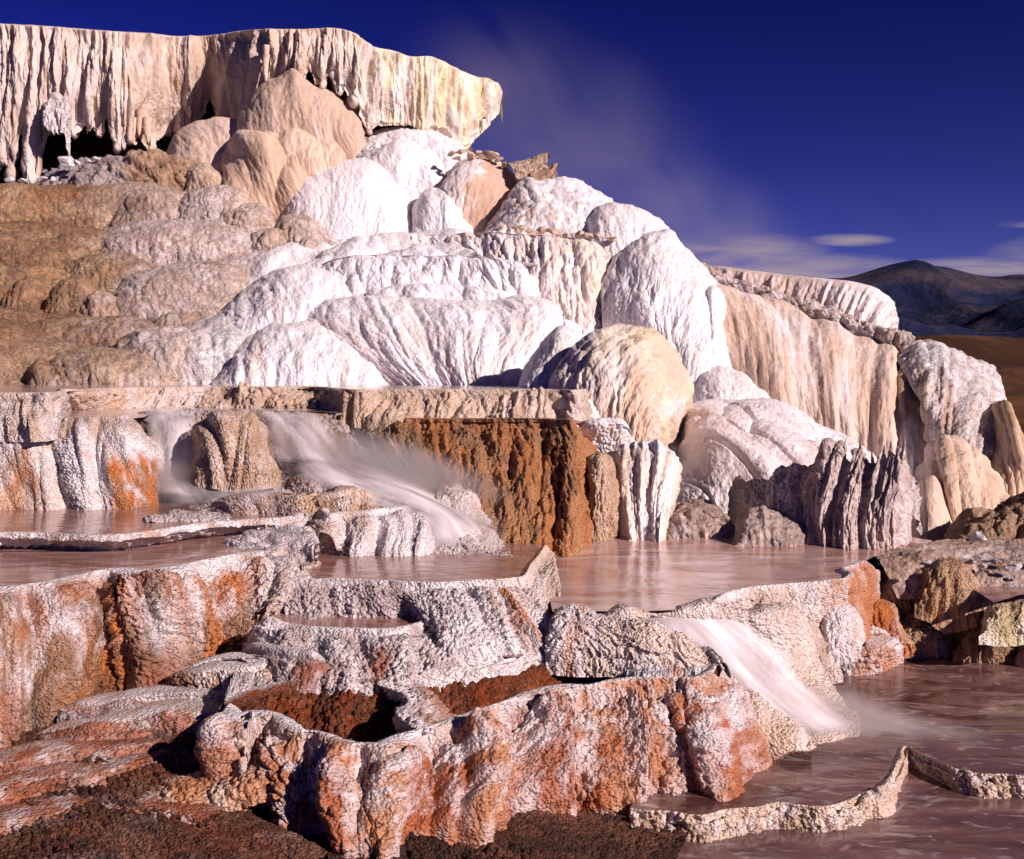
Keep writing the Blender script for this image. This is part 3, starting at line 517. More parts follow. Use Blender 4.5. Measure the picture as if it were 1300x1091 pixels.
d = thing('rusty_cliff', 'rust brown cliff with an olive left part, in the middle below the upper pool', 'cliff', 640, 700, 6.7)
wall('wall', d, [(372,527,7.6),(400,529,7.6),(440,532),(480,534),(540,535.5),(600,535.5),(660,535.5),(700,536),(728,538),(744,540,7.75)], [(405,560,7.2),(440,590,6.95),(480,606,6.8),(520,618,6.65),(560,635,6.5),(600,672,6.4),(650,690,6.2),(700,698,6.15),(736,696,6.25),(753,688,6.55)], -.36, 6.8, bcol=BR, layers=[L((.33,.15,.07),None,(1.5,1),-.1,.8),L(OL,(None,.42,None,None),(6,1.2),-.05,.8),L(WP,(None,.40,None,None),(8,1.5),.16,.7),L(DK,(.2,.5,None,None),(5,.8),.1,.7),L(OR,(.40,None,None,None),(2,1),-.05,.5),L((.50,.24,.10),None,(4,1),.05,.6),L(WP,(None,None,None,.035),None,0,.7),L(DK,(.65,.85,.0,.3),(4,4),.0,.7)], disp=[('bil',1.3,.4,.05),('bil',3.4,.8,.08),('bil',9,2,.03),('f5',14,7,.035),('wor',30,20,.014)], mat='nod', lip=.05, bulge=.03, flat=.3, lift=.02)
dome('skirt', d, [(590,690),(602,655),(640,655),(690,660),(730,655),(748,650)], [(640,705),(662,722),(690,730),(720,722),(750,700)], 6.6, (5.95,6.55), (.42,.19,.09), [L(OR,(.5,None,None,None),(3,2),-.1,.6),L(TN,(None,.35,None,None),(4,3),-.1,.6),L(YB,(None,.3,.3,None),(5,3),.0,.6)], [('bil',2,.6,.05),('f5',10,6,.02),('wor',36,26,.012)], 'nod', back=.5, b=.9, under=8)
dome('column', d, [(738,690),(740,610),(748,578),(764,570),(780,585),(788,630),(790,690)], [(744,706),(766,702),(790,690)], 7.15, (6.5,6.85), TN, [L(YB,None,(4,1),.0,.7),L(CR,(.4,.8,None,None),(5,1),.0,.6),L(BR,(None,.3,None,.5),None,0,.6)], [('bil',3,.7,.06),('f5',10,5,.03),('wor',26,20,.012)], 'nod', back=.7, bow=.15)
d = thing('white_pillar_block', 'white block with fluted columns standing in the pool right of the rusty cliff', 'rock block', 820, 684, 6.9)
wall('wall', d, [(728,541,7.6),(745,536,7.5),(775,534,7.45),(792,536,7.45),(798,545,7.55),(800,556,7.7),(806,562,7.7)], [(745,575),(770,578),(792,575),(800,572),(806,570)], None, 7.5, bcol=WH, layers=[L(CR,(None,None,.5,None),(5,2),.0,.6)], disp=NEAR, mat='rockw')
wall('wall', d, [(770,585,7.5),(785,570,7.35),(800,562,7.25),(822,561,7.2),(840,563,7.2),(849,572,7.35),(851,590,7.7)], [(783,688,7.0),(795,694,6.75),(820,690,6.7),(845,686,6.75),(850,680,7.1)], None, 6.8, bcol=WH, layers=[L(CR,(None,None,.35,None),(6,1),-.05,.7),L(TN,(None,.5,.2,None),(5,1),.05,.6)], disp=[('bil',4.5,.6,.07),('bil',10,1.4,.035),('f5',12,7,.02),('wor',24,24,.012)], mat='rockw', lip=.08, bulge=.03, lift=0, flat=.25)

# ==================================================================== CASCADE BED AND LITTLE STEPS
d = thing('cascade_bed', 'wet pale sloping bed under the small cascades in the left middle', 'rock bed', 400, 640, 6.5)
patch('bed', [[(150,531,8.7),(300,531,8.7),(480,534,8.7)],[(160,527,7.55),(240,524.8,7.78),(340,524.8,7.78),(430,531,7.75)],[(170,545,7.5),(240,545,7.45),(340,545,7.4),(440,550,7.4)],[(185,585,7.15),(260,590,7.1),(350,580,7.0),(450,590,7.0),(520,610,6.9)],[(190,612,6.95),(300,612,6.85),(400,605,6.8),(500,620,6.8),(620,655,6.6)],[(200,632,6.9),(300,640,6.3),(400,645,6.2),(520,655,6.15),(640,690,6.1)],[(200,648,6.5),(290,652,6.2),(400,665,6.0),(520,685,5.95),(650,705,5.75)],[(200,680,6.2),(400,700,5.8),(655,735,5.6)]], d, MV, [L(WP,None,(3,1),-.1,.7),L(TN,None,(6,3),.1,.5)], [('bil',1.8,.8,.06),('shl',14,12,.02),('f5',12,10,.012)], 'scale')
ST = [L(TN,None,(4,3),.0,.6),L(WP,None,(6,5),.05,.6),L(BR,(None,.45,.2,None),(5,4),-.05,.6)]
d = thing('small_step', 'small dark scaly step at the foot of the brown boss, holding a trickle', 'terrace step', 330, 655, 6.1)
wall('wall', d, [(262,648,6.35),(275,637,6.3),(300,632,6.25),(340,631,6.2),(365,634,6.2),(376,642,6.25)], [(280,655),(310,660),(345,660),(372,658)], None, 6.08, bcol=MV, layers=ST, disp=TER, mat='scale', inn=.3)
wall('wall', d, [(358,640,6.3),(370,633,6.25),(388,632,6.22),(400,638,6.25),(406,648,6.3)], [(362,658),(380,662),(408,662)], None, 6.05, bcol=TN, layers=ST, disp=TER, mat='scale', inn=.3)
d = thing('small_step', 'small scaly step behind the round stepped pool, half veiled by white water', 'terrace step', 430, 645, 6.1)
wall('wall', d, [(350,618,6.75),(375,607,6.7),(410,604,6.65),(440,610,6.6),(455,622,6.6)], [(352,626),(400,626),(458,628)], None, 6.5, bcol=MV, layers=ST, disp=TER, mat='scale', inn=.3)
wall('wall', d, [(385,650,6.2),(398,636,6.2),(425,628,6.2),(452,623,6.25),(470,628,6.3),(478,640,6.4)], [(388,656),(420,658),(455,652),(480,645)], None, 6.1, bcol=TN, layers=ST, disp=TER, mat='scale', inn=.4)
d = thing('round_stepped_pool', 'small round pale terrace holding a dish of water, before the rushing slope', 'terrace pool', 480, 688, 5.8)
wall('wall', d, [(470, 636), (430, 638), (412, 643), (406, 651), (416, 656), (432, 654), (460, 652), (490, 649), (515, 646), (535, 643), (548, 640), (530, 636), (500, 635), (470, 636)], [(470, 648, 7.0), (428, 655, 6.8), (404, 670, 6.5), (396, 694, 5.98), (410, 702, 5.80), (432, 704, 5.74), (460, 704, 5.72), (492, 704, 5.72), (522, 704, 5.76), (548, 702, 5.86), (568, 688, 6.3), (552, 665, 6.8), (510, 650, 7.0), (470, 648, 7.0)], -.78, 5.72, bcol=WP, layers=[L(TN,(None,.4,.1,None),(4,3),-.1,.7),L(WH,(.4,None,None,None),(4,4),.0,.6)], disp=TER, mat='nod', inn=.07, bulge=.03, closed=True, pair=True)
d = thing('small_boss', 'small pale scaly boss at the top of the rushing slope below the rusty cliff', 'rock mound', 590, 650, 6.4)
dome('lobe', d, [(540,660),(548,635),(562,620),(585,616),(605,625),(616,645),(622,665)], [(540,664),(580,672),(622,670)], 6.7, 6.3, WP, [L(TN,None,(5,5),.0,.5)], TER, 'scale', back=.4)

# ==================================================================== LEFT FRONT TERRACE
RL = [L(TN,None,(5,2),.05,.5),L(WH,(None,None,None,.16),None,0,.85),L(WH,None,(7,6),.10,.5)]
d = thing('thin_crusted_rim', 'thin white-crusted rim dividing the two left pools', 'terrace rim', 200, 685, 5.3)
wall('rim', d, [(-80,681),(-20,681),(0,680.5),(60,681),(120,684),(160,682),(200,677),(260,668),(320,663),(365,660),(380,657),(386,652)], [(-80,700),(0,698),(60,698),(120,700),(160,699),(200,693),(260,684),(320,680),(365,682),(388,680),(394,668,6.1)], -.80, None, -.885, bcol=WP, layers=[L(TN,None,(6,6),.0,.7),L(GR,None,(9,9),.1,.5),L(WH,None,(9,9),.12,.8)], disp=[('bil',5,5,.025),('wor',22,22,.018),('f5',20,20,.012)], inn=.09, lip=.03)
dome('crust', d, [(262,705),(290,682),(330,672),(370,668),(396,672),(402,690)], [(300,702),(340,708),(372,712),(402,700)], 5.75, 5.35, WP, [L(GR,None,(7,7),.0,.6),L(DK,None,(9,9),.2,.5)], RIM+[('bil',6,6,.03)], 'nod', back=.2, b=.8)
d = thing('flat_crust_islet', 'flat whitish crust islet just above the water of the far left pool', 'rock', 240, 656, 6.0)
dome('crust', d, [(180,660),(200,652),(240,648),(275,649),(294,655),(298,660)], [(184,662),(240,663),(298,662)], 6.1, 5.85, WP, [L(MV,None,(5,5),.0,.6)], RIM, 'nod', back=.15, b=.6, under=5)
d = thing('big_left_terrace', 'large encrusted terrace wall at the left, white on top with rusty brown streaks below', 'terrace wall', 180, 885, 4.5)
wall('wall', d, [(-90,760),(-40,757),(0,752),(60,744),(105,735),(139,727.5),(183,729),(220,725),(257,717),(285,711),(312,706),(335,704),(352,702),(362,694),(370,684),(382,677),(398,674),(404,680,5.7)],
  [(-90,985,3.95),(-40,965,4.0),(0,950,4.05),(37,938,4.12),(66,915,4.2),(85,896,4.3),(120,892,4.35),(150,890,4.40),(185,888,4.45),(212,882,4.5),(225,860,4.62),(262,848,4.7),(304,838,4.76),(325,805,4.85),(340,790,4.88),(364,784,4.9),(372,745,5.02),(385,730,5.2),(404,716,5.6)], -.87, None, bcol=WP,
  layers=[L(TN,(None,None,.1,None),(3,1),.0,.7),L(OR,(.0,.12,.3,None),(4,.7),-.05,.9),L(BR,(.08,.34,.36,None),(4.5,.6),-.10,.95),L(RU,(.24,.56,.30,None),(3,.8),-.2,.95,e=.2),L(OR,(.24,.78,.42,None),(4,.8),-.08,.95),L(BR,(.3,.8,.6,None),(7,1.5),.0,.8),L(WH,(.30,.36,.3,.9),(5,1),-.1,.8),L(OR,(None,.16,.7,None),None,0,.8),L(DK,(.3,.5,.4,None),(7,2),.1,.7),L(WH,(None,None,.1,.8),(9,6),.12,.6),L(WH,(None,None,None,.18),None,0,.75)],
  disp=[('bil',1.7,.25,.20),('bil',4.5,.9,.09),('f5',9,6,.03),('shl',22,24,.014),('wor',28,34,.018),('wor',58,58,.007)], mat='nod', lip=.05, inn=.09, bulge=.05, q=1.1)
# ==================================================================== CENTRE TERRACES
d = thing('centre_terrace', 'central terrace wall holding the long reddish pool, pale with a scaly right end', 'terrace wall', 560, 810, 4.7)
wall('wall', d, [(366,740),(400,739.5),(448,739.5),(495,742),(561,744),(605,741),(645,739),(668,734),(676,720),(686,708),(691,700),(694,696)],
  [(360,786,4.84),(400,786,4.82),(448,786,4.81),(495,787,4.8),(535,791,4.75),(560,812,4.5),(580,832,4.42),(620,826,4.5),(660,820,4.56),(700,816,4.62),(708,790,4.8),(708,752,5.15),(706,735,5.5)], -.96, None, bcol=WP,
  layers=[L(MV,(None,.45,.1,None),(4,3),-.1,.6),L(WH,(None,None,None,.2),None,0,.7),L(WH,(.5,.85,None,None),(6,5),-.05,.7),L(CR,(.82,None,None,None),None,0,.8),L(OR,(.70,.82,.35,None),(7,1.2),.06,.95,e=.05)],
  disp=[('bil',3,.7,.06),('bil',8,2.5,.025),('f5',12,9,.012),('shl',26,26,.008),('wor',34,40,.012),('wor',70,70,.004)], inn=.035, lip=.035, q=1.1, bulge=.03)
d = thing('narrow_middle_terrace', 'narrow shaded terrace with a slim pool below the central terrace', 'terrace wall', 450, 865, 4.3)
wall('wall', d, [(326,796,4.75),(333,790,4.65),(367,797.5),(414,802),(450,803),(498,803),(525,798),(545,790.5),(556,782,4.75)],
  [(305,818,4.7),(330,830,4.55),(370,850,4.35),(405,868,4.2),(438,874,4.15),(480,872,4.16),(520,862,4.2),(560,846,4.3),(590,832,4.4)], -1.07, None, bcol=WP,
  layers=[L(MV,None,(4,3),-.05,.6),L(RU,(.45,.75,.6,None),(5,3),.0,.8),L(WH,(None,None,None,.18),None,0,.7),L(WH,None,(7,6),.1,.6)], disp=[('bil',3,.8,.06),('bil',8,2.5,.025),('shl',26,26,.008),('wor',34,40,.012),('f5',12,9,.012)], inn=.06, lip=.04, q=1.1)
wall('step', d, [(306,832,4.62),(314,823,4.55),(340,826,4.42),(376,832,4.32),(400,832,4.3),(412,840,4.33)], [(318,850,4.5),(340,862,4.35),(356,872,4.22),(385,874,4.18),(408,872,4.18)], None, 4.3, bcol=MV, layers=[L(WH,(None,None,None,.3),None,0,.6),L(RU,(.5,None,.6,None),(5,4),.0,.7),L(WP,None,(6,5),.05,.6)], disp=RIM, inn=.12, lip=.03)
wall('ledge', d, [(350,782,4.95),(372,780,4.88),(395,774,4.86),(418,770,4.87),(424,774,4.88),(426,782,4.9)], [(350,794,4.8),(375,792,4.76),(405,788,4.76),(426,785,4.8)], None, 4.8, bcol=WP, layers=[L(MV,(None,None,.3,None),None,0,.6)], disp=RIM, inn=.12, lip=.02)
d = thing('low_left_terrace', 'low flat-topped terrace block at the foot of the big left wall', 'terrace step', 290, 870, 4.35)
wall('wall', d, [(214,862,4.5),(224,855,4.4),(255,853.5,4.33),(283,849,4.34),(314,848,4.32),(334,843,4.35),(346,838,4.42),(352,840,4.55)], [(215,878,4.35),(250,880,4.28),(286,878,4.26),(325,882,4.2),(352,876,4.26),(362,866,4.4)], None, 4.3, bcol=WP, layers=[L(OR,(None,.4,.2,None),(5,4),-.05,.8),L(TN,(None,None,.2,None),(5,4),.0,.7),L(DK,(None,.25,None,None),None,0,.5)], disp=RIM, inn=.30, lip=.03, q=1.1, lift=.004)
d = thing('low_shelves', 'thin grey shelves stepping down beside the foot of the big left wall', 'terrace step', 180, 900, 4.1)
wall('shelf', d, [(70,905,4.35),(85,896,4.32),(130,893,4.25),(180,885,4.25),(240,880,4.25),(290,884,4.2),(330,880,4.22)], [(75,915,4.2),(120,915,4.1),(180,908,4.12),(240,900,4.14),(300,902,4.1),(335,892,4.15)], None, 4.1, bcol=WP, layers=[L(GR,None,(6,5),.0,.7),L(RU,(None,None,.4,None),(5,4),.05,.6)], disp=RIM+[('bil',4,4,.03)], inn=.28, lip=.02, lift=.004)
wall('shelf', d, [(30,942,4.1),(60,928,4.08),(110,922,4.02),(170,912,4.03),(230,906,4.04),(285,906,4.02)], [(30,955,4.0),(80,945,3.93),(140,938,3.92),(200,925,3.95),(290,918,3.98)], None, 3.95, bcol=WP, layers=[L(TN,None,(6,5),-.05,.7),L(RU,(None,None,.35,None),(5,4),-.1,.8)], disp=RIM+[('bil',4,4,.03)], inn=.28, lip=.02, lift=.004)
d = thing('rusty_mat_flat', 'dark rust-red mat flat at the lower left corner', 'mat flat', 150, 980, 3.7)
patch('flat', [[(300,985,3.85),(600,1000,3.8),(880,1050,3.75)],[(380,1040,3.42),(650,1075,3.35),(850,1130,3.3)],[(430,1120,3.0),(700,1170,2.95),(900,1240,2.9)],[(500,1300,2.4),(800,1330,2.4),(1000,1360,2.4)]], d, (.16,.055,.03), [L(DK,None,(2.5,2.5),-.1,.8),L((.30,.12,.07),None,(4,4),.12,.7)], MATS+[('bil',1.2,1.2,.04)], 'matt')
patch('flat', [[(-120,930,4.3),(0,925,4.3),(150,905,4.3),(330,885,4.35)],[(-120,960,4.0),(0,945,4.0),(150,930,4.0),(330,915,4.02)],[(-120,1000,3.66),(100,985,3.66),(350,975,3.72)],[(-120,1050,3.35),(150,1050,3.3),(420,1050,3.35)],[(-120,1110,3.0),(150,1120,2.95),(500,1120,3.0)],[(-120,1300,2.4),(500,1300,2.4)]], d, (.24,.08,.04), [L(DK,None,(2.5,2.5),.05,.7),L((.34,.17,.11),None,(4,4),.08,.7),L(MV,None,(3,6),.22,.5)], MATS+[('bil',1.2,1.2,.05)], 'matt')
for pts_, z_ in (([(-60,972),(20,966),(70,955),(120,950),(180,944),(235,930),(290,925)], -1.315),([(-80,1010),(0,1000),(60,985),(110,982),(170,968),(240,950),(280,946)], -1.335),([(-80,1060),(0,1046),(80,1030),(140,1034),(200,1026),(260,1040)], -1.36)):
    P_ = full(pts_, z=z_); wall('shelf', d, P_, [(a, HZ+(-z_+.035)*F/(c-.07), c-.07) for a, b, c in P_], None, None, bcol=(.42,.20,.13), layers=[L(RU,None,(5,5),-.05,.7),L(WP,None,(8,8),.08,.6),L(DK,None,(4,4),.15,.5)], disp=[('wor',30,30,.014),('f5',14,14,.02)], inn=.22, lip=.02, lift=.0)
dome('ridge', d, [(150,1012),(185,1002),(230,988),(270,980),(305,971),(325,962),(345,962),(352,975)], [(160,1040),(210,1030),(270,1020),(320,1015),(352,1000)], 3.72, 3.45, CR, [L(OR,(None,None,.3,None),(5,4),-.05,.8),L(WH,(None,None,None,.15),None,0,.6)], RIM, 'nod', back=.12, b=.8)
# ==================================================================== FOREGROUND BASINS
d = thing('foreground_basins', 'foreground pair of drained basins with knobbly white rims and rust-red floors', 'terrace basin', 600, 1000, 3.8)
BL = [L(CR,None,(4,1.5),-.1,.7),L((.54,.22,.085),(None,None,.10,None),(3,.9),-.14,.85),L((.40,.10,.03),(None,None,.3,None),(3,.8),-.02,.85),L(WH,(None,None,None,.75),(10,9),.10,.7,.15),L(WP,None,(9,7),.06,.6),L(WH,(None,None,None,.13),None,0,.9)]
BD = [('bil',2.4,.45,.13),('bil',6.0,1.2,.08),('f5',12,8,.02),('wor',28,28,.022),('wor',55,55,.009)]
wall('front_wall', d, [(286, 902), (282, 909), (295, 920), (324, 915), (348, 919), (364, 935), (402, 941), (424, 951), (467, 956), (490, 957), (505, 948), (547, 934), (600, 918), (640, 902), (675, 890), (715, 880), (752, 879), (780, 873), (803, 870), (830, 870), (850, 868), (885, 870), (905, 862), (914, 854), (918, 846)],
  [(264, 978.9, 3.769), (268, 987.4, 3.707), (287, 1000.8, 3.613), (310, 1014.8, 3.52), (335, 1020.9, 3.482), (352, 1042.9, 3.348), (392, 1051.8, 3.297), (415, 1066.1, 3.218), (460, 1075.3, 3.177), (484, 1079.6, 3.165), (500, 1069.6, 3.225), (544, 1054.9, 3.326), (600, 1038.1, 3.45), (642, 1019.3, 3.589), (679, 1005.4, 3.7), (721, 996.9, 3.798), (760, 1003.8, 3.808), (789, 1001.6, 3.869), (819, 1002.3, 3.9), (854, 1008.3, 3.9), (880, 1009.7, 3.921), (926, 1019.2, 3.9), (957, 984.2, 4.166), (966, 973.4, 4.255), (970, 962.6, 4.348)], -1.2, None, bcol=WP, layers=[L(DK,(None,.28,.1,None),(4,3),-.1,.5)]+BL, disp=BD, mat='nod', flat=.42, pair=True, inn=.09, lip=.05, q=1.12, bulge=.02, lift=.02)
brim = full([(286,902),(300,893),(319,884),(357,875),(405,871),(438,872),(472,870),(500,864),(539,861),(583,857),(635,852),(680,838),(712,828),(752,819),(803,814),(850,822),(885,832),(905,842),(918,850)], z=-1.2)
def sink(r, dY, z): return [(p[0], HZ-z*F/(p[2]-dY), p[2]-dY) for p in r]
bb_ = sink(brim, .22, -1.31)
wall('back_rim', d, brim, bb_, None, None, bcol=RU, layers=[L((.36,.13,.06),None,(9,9),.0,.7),L(DK,None,(7,7),.12,.6),L(WP,(None,None,None,.17),(9,9),-.35,.95),L(GR,(.15,.4,None,.2),None,0,.5)], disp=[('bil',4,3,.04),('wor',30,30,.014),('f5',18,18,.020)], mat='matt', inn=.035, lip=.02, q=1.1, lift=.02)
# dividing wall between the basins
patch('partition', [full([(466,884),(482,896),(500,908),(498,922),(512,940),(535,952)], z=-1.33), full([(474,872),(494,880),(514,892),(503,908),(512,920),(538,935)], z=-1.215), full([(481,869),(502,876),(524,891),(512,908),(520,919),(545,932)], z=-1.185), full([(500,865),(522,871),(540,885),(532,902),(540,915),(560,927)], z=-1.20), full([(520,868),(542,876),(556,890),(550,906),(556,918),(572,928)], z=-1.225), full([(545,890),(572,905),(585,918),(585,928),(592,938),(600,945)], z=-1.325)], d, WP, [L((.40,.17,.09),(None,None,.62,None),(5,5),-.25,.9), L(RU,(None,None,None,.16),None,0,.8), L(GR,None,(8,8),.0,.5)], [('bil',5,5,.03),('wor',26,26,.018),('f5',16,16,.014)], 'nod', q=1.3)
def ext(k): return [(p[0], HZ+1.178*F/(p[2]+k*w_), p[2]+k*w_) for p in brim for w_ in [float(sst(280, 330, p[0])*(1-sst(850, 905, p[0])))*.9+.1]]
patch('crust_flat', [ext(.9), ext(.4), [(p[0], HZ+1.205*F/(p[2]+.03), p[2]+.03) for p in brim]], d, GR, [L(WP,None,(6,6),-.05,.7)], [('bil',5,5,.02),('wor',30,30,.012)], 'nod')
frim = full([(290,915),(324,917),(364,937),(424,953),(490,958),(547,936),(600,920),(675,892),(752,881),(803,864),(870,870),(914,856)], z=-1.2)
f0 = sink(brim, .10, -1.325); f1 = [(p[0], HZ+1.325*F/(p[2]+.03), p[2]+.03) for p in frim]
fm = [tuple(x) for x in (rs(f0, 40)+rs(f1, 40))/2]; fm = [(a, HZ+1.32*F/c, c) for a, b, c in fm]
patch('floor', [f0, fm, f1], d, RU, [L((.38,.14,.07),None,(6,6),.0,.7),L(DK,None,(4,4),.15,.6)], [('f5',14,14,.02),('wor',34,34,.012)], 'matt', q=1.1)
dome('cap', d, [(792,862,4.35),(800,845,4.5),(822,835,4.6),(855,832,4.6),(885,840,4.5),(900,856,4.40)], [(800,870,4.34),(825,873,4.32),(860,873,4.32),(890,868,4.34)], 4.4, 4.25, (.62,.57,.60), [L(WH,None,(5,5),.0,.6),L(OR,(.55,.8,.3,None),(5,5),.0,.7)], [('bil',3,3,.035),('f5',14,14,.015),('wor',44,44,.008)], 'nod', back=.1, b=.6, under=6)
dome('shelf', d, full([(560,850),(640,838),(700,818),(752,800),(800,796),(860,805),(905,830),(918,850)], z=-1.165), full([(545,866),(635,856),(700,836),(752,823),(803,818),(850,826),(890,838),(912,852)], z=-1.205), 4.8, 4.5, WP, [L(GR,(.45,.9,None,None),(3,3),-.15,.8),L(WH,None,(6,6),.05,.7),L(BR,(.65,.9,.5,None),(7,7),.05,.8)], [('bil',4,3,.03),('wor',26,30,.014),('f5',14,14,.014)], 'nod', back=.3, b=.55, under=16)
d = thing('scaly_lip', 'pale scaly lip between the central terrace and the right pool, with a thin orange streak', 'rock', 750, 790, 4.8)
dome('lobe', d, [(696,800,4.75),(702,782,4.72),(715,775,4.76),(740,776,4.74),(770,782,4.66),(800,786,4.59),(840,790,4.56),(875,806,4.52),(900,830,4.5)], [(692,826,4.55),(730,830,4.5),(780,830,4.48),(850,842,4.42),(905,855,4.42)], 5.0, 4.5, WP, [L(CR,None,(5,3),.0,.7),L(OR,(.05,.2,None,None),(7,2),.05,.8)], [('bil',3,2,.05),('shl',20,22,.014),('f5',14,12,.012)], 'scale', back=.2, b=.7, under=30)
# ==================================================================== RIGHT: FALLS AND TERRACES
d = thing('falls_slope', 'smooth scaly lobes under the right-hand waterfall', 'rock slope', 960, 950, 4.4)
SCL = [('bil',2.4,.7,.06),('bil',6,1.6,.02),('shl',26,30,.008),('wor',44,60,.006),('f5',14,10,.006)]
SL = [L(WP,None,(3,1),-.05,.7),L(TN,None,(6,3),.1,.5)]
patch('bed', [[(740,778,5.0),(850,772,5.1),(940,768,5.2),(1000,765,5.4)],[(760,781,4.66),(840,777,4.72),(900,773,4.80),(960,776,4.85),(1020,785,5.1)],[(730,830,4.78),(800,815,4.80),(860,812,4.80),(920,822,4.8),(980,830,4.85),(1040,850,5.0)],[(740,880,4.6),(820,862,4.62),(870,862,4.62),(910,866,4.62),(960,872,4.62),(1010,880,4.68),(1060,880,4.8)],[(780,930,4.4),(870,922,4.42),(930,925,4.42),(980,925,4.44),(1030,915,4.55),(1075,905,4.7)],[(800,990,4.2),(900,975,4.2),(960,970,4.22),(1020,955,4.33),(1070,938,4.48),(1090,915,4.65)],[(800,1030,4.05),(900,1010,4.1),(1020,990,4.25),(1090,960,4.4)]], d, CR, SL, SCL, 'scale')
for c, b, yc, yb in (
    ([(790,835),(800,808),(825,795),(855,800),(875,815),(888,840),(892,858)], [(800,848),(850,868),(892,866)], 4.9, 4.65),
    ([(862,850),(868,820),(885,806),(905,808),(925,828),(935,850)], [(868,862),(905,872),(936,862)], 4.82, 4.6),
    ([(890,880),(898,855),(918,848),(945,856),(962,874),(972,900)], [(895,890),(935,900),(972,905)], 4.68, 4.45),
    ([(905,960),(912,905),(925,880),(950,873),(980,885),(1010,915),(1022,940)], [(915,968),(960,966),(1024,950)], 4.6, 4.22),
    ([(968,900),(980,880),(1000,873),(1025,882),(1045,902),(1062,930)], [(975,935),(1020,946),(1064,936)], 4.86, 4.52)):
    dome('lobe', d, c, b, yc, yb, CR, SL, SCL, 'scale', back=.25, bow=.08, under=6)
d = thing('right_pool_terrace', 'pebbly terrace wall with rusty right end holding the right pool', 'terrace wall', 1020, 800, 5.4)
wall('wall', d, [(908,768),(925,757),(945,752),(1000,746),(1040,742.5),(1060,740),(1078,737),(1084,731),(1074,725),(1086,721),(1100,716),(1108,722,6.1)],
  [(915,790,4.98),(940,792,5.05),(975,800,5.1),(1010,808,5.15),(1045,806,5.3),(1075,800,5.45),(1095,790,5.6),(1100,778,5.75),(1108,768,5.85),(1118,760,6.0)], -1.03, None, bcol=WP, layers=[L(CR,None,(4,2),.0,.6),L(OR,(.68,None,.1,None),(6,1),-.1,.9),L(TN,(None,.4,.3,None),(5,3),-.05,.6),L(WH,(None,None,None,.2),None,0,.7)], disp=NEAR, inn=.06, lip=.03, q=1.1)
for c, b, yc, yb, col, dd in (
    ([(935,800),(950,775),(968,768),(990,785),(1010,815),(1030,848)], [(960,830),(990,850),(1032,856)], 5.15, 4.9, CR, SCL),
    ([(985,800),(1000,778),(1020,775),(1045,800),(1062,830),(1070,852)], [(1010,850),(1040,862),(1072,858)], 5.3, 5.05, TN, SCL),
    ([(1030,808),(1036,780),(1050,768),(1075,768),(1090,785),(1098,815)], [(1032,828),(1065,836),(1098,826)], 5.4, 5.15, WP, NEAR)):
    dome('lobe', d, c, b, yc, yb, col, SL, dd, 'nod', back=.25, bow=.06, under=8)
dome('orange_patch', d, [(1088,800),(1096,768),(1110,755),(1130,760),(1150,790),(1165,815)], [(1090,822),(1120,826),(1165,822)], 6.0, 5.7, OR, [L(PK,None,(5,3),.0,.6),L(RU,None,(6,4),.05,.6)], NEAR, 'nod', back=.3)
d = thing('little_dish_terrace', 'little dish-shaped terrace with rusty rim at the edge of the lower right pool', 'terrace step', 1100, 848, 5.5)
wall('wall', d, [(1052,834,5.55),(1062,828,5.5),(1082,828,5.45),(1105,824,5.45),(1125,817,5.5),(1138,811,5.6)], [(1052,850,5.5),(1068,856,5.42),(1095,856,5.42),(1125,848,5.5),(1146,832,5.65)], None, 5.5, bcol=WP, layers=[L(OR,(.4,None,.1,None),(5,3),-.1,.8),L(BR,(None,.5,.2,None),(6,4),-.05,.6)], disp=RIM, inn=.22, lip=.03, lift=.004)
wall('wall', d, [(1088,808,5.75),(1096,800,5.7),(1112,798,5.68),(1124,803,5.7),(1128,812,5.75)], [(1090,822,5.6),(1110,824,5.58),(1130,820,5.62)], None, 5.6, bcol=WP, layers=[L(OR,(None,None,.4,None),(5,3),-.1,.8)], disp=RIM, inn=.2, lip=.03, lift=.004)
wall('wall', d, [(1130,800,5.95),(1142,793,5.9),(1162,792,5.85),(1180,796,5.85),(1188,806,5.9)], [(1136,812,5.85),(1160,820,5.78),(1190,818,5.75)], None, 5.8, bcol=WP, layers=[L(OR,(.4,None,.3,None),(5,3),-.1,.8),L(BR,(None,.5,.3,None),None,0,.6)], disp=RIM, inn=.25, lip=.03, lift=.004)
d = thing('brown_crag', 'brown knobbly crag dropping into the lower right pool below the rubble flat', 'crag', 1210, 845, 5.8)
KL = [L(YB,None,(2,1.5),.0,.6),L(BR,None,(4,2),.05,.7),L(DK,None,(6,4),.22,.7),L(OR,None,(3,1),.2,.5)]
KD = [('bil',2.2,1.2,.10),('bil',6,2.6,.045),('f5',12,8,.03),('wor',30,24,.012)]
patch('top', [[(1100,691,6.6),(1230,684,6.8),(1420,684,6.9)],[(1112,706,6.14),(1180,700,6.3),(1300,704,6.3),(1420,706,6.3)],[(1125,724,5.98),(1190,722,6.02),(1240,736,5.95),(1420,740,5.9)],[(1140,760,5.9),(1200,765,5.9),(1300,800,5.6),(1420,800,5.5)]], d, PK, [L(BR,None,(4,4),.05,.6),L(WH,(.4,None,.2,None),(4,8),.1,.7)], [('bil',3,3,.05),('f5',12,12,.03)], 'rough')
dome('lobe', d, [(1106,770),(1112,738),(1122,712),(1146,704),(1175,701),(1205,701),(1224,706),(1232,728),(1242,752),(1240,785)], [(1112,792),(1150,812),(1190,818),(1240,808)], 6.3, 5.9, TN, KL, KD, 'nod', back=.5, b=.9, under=40)
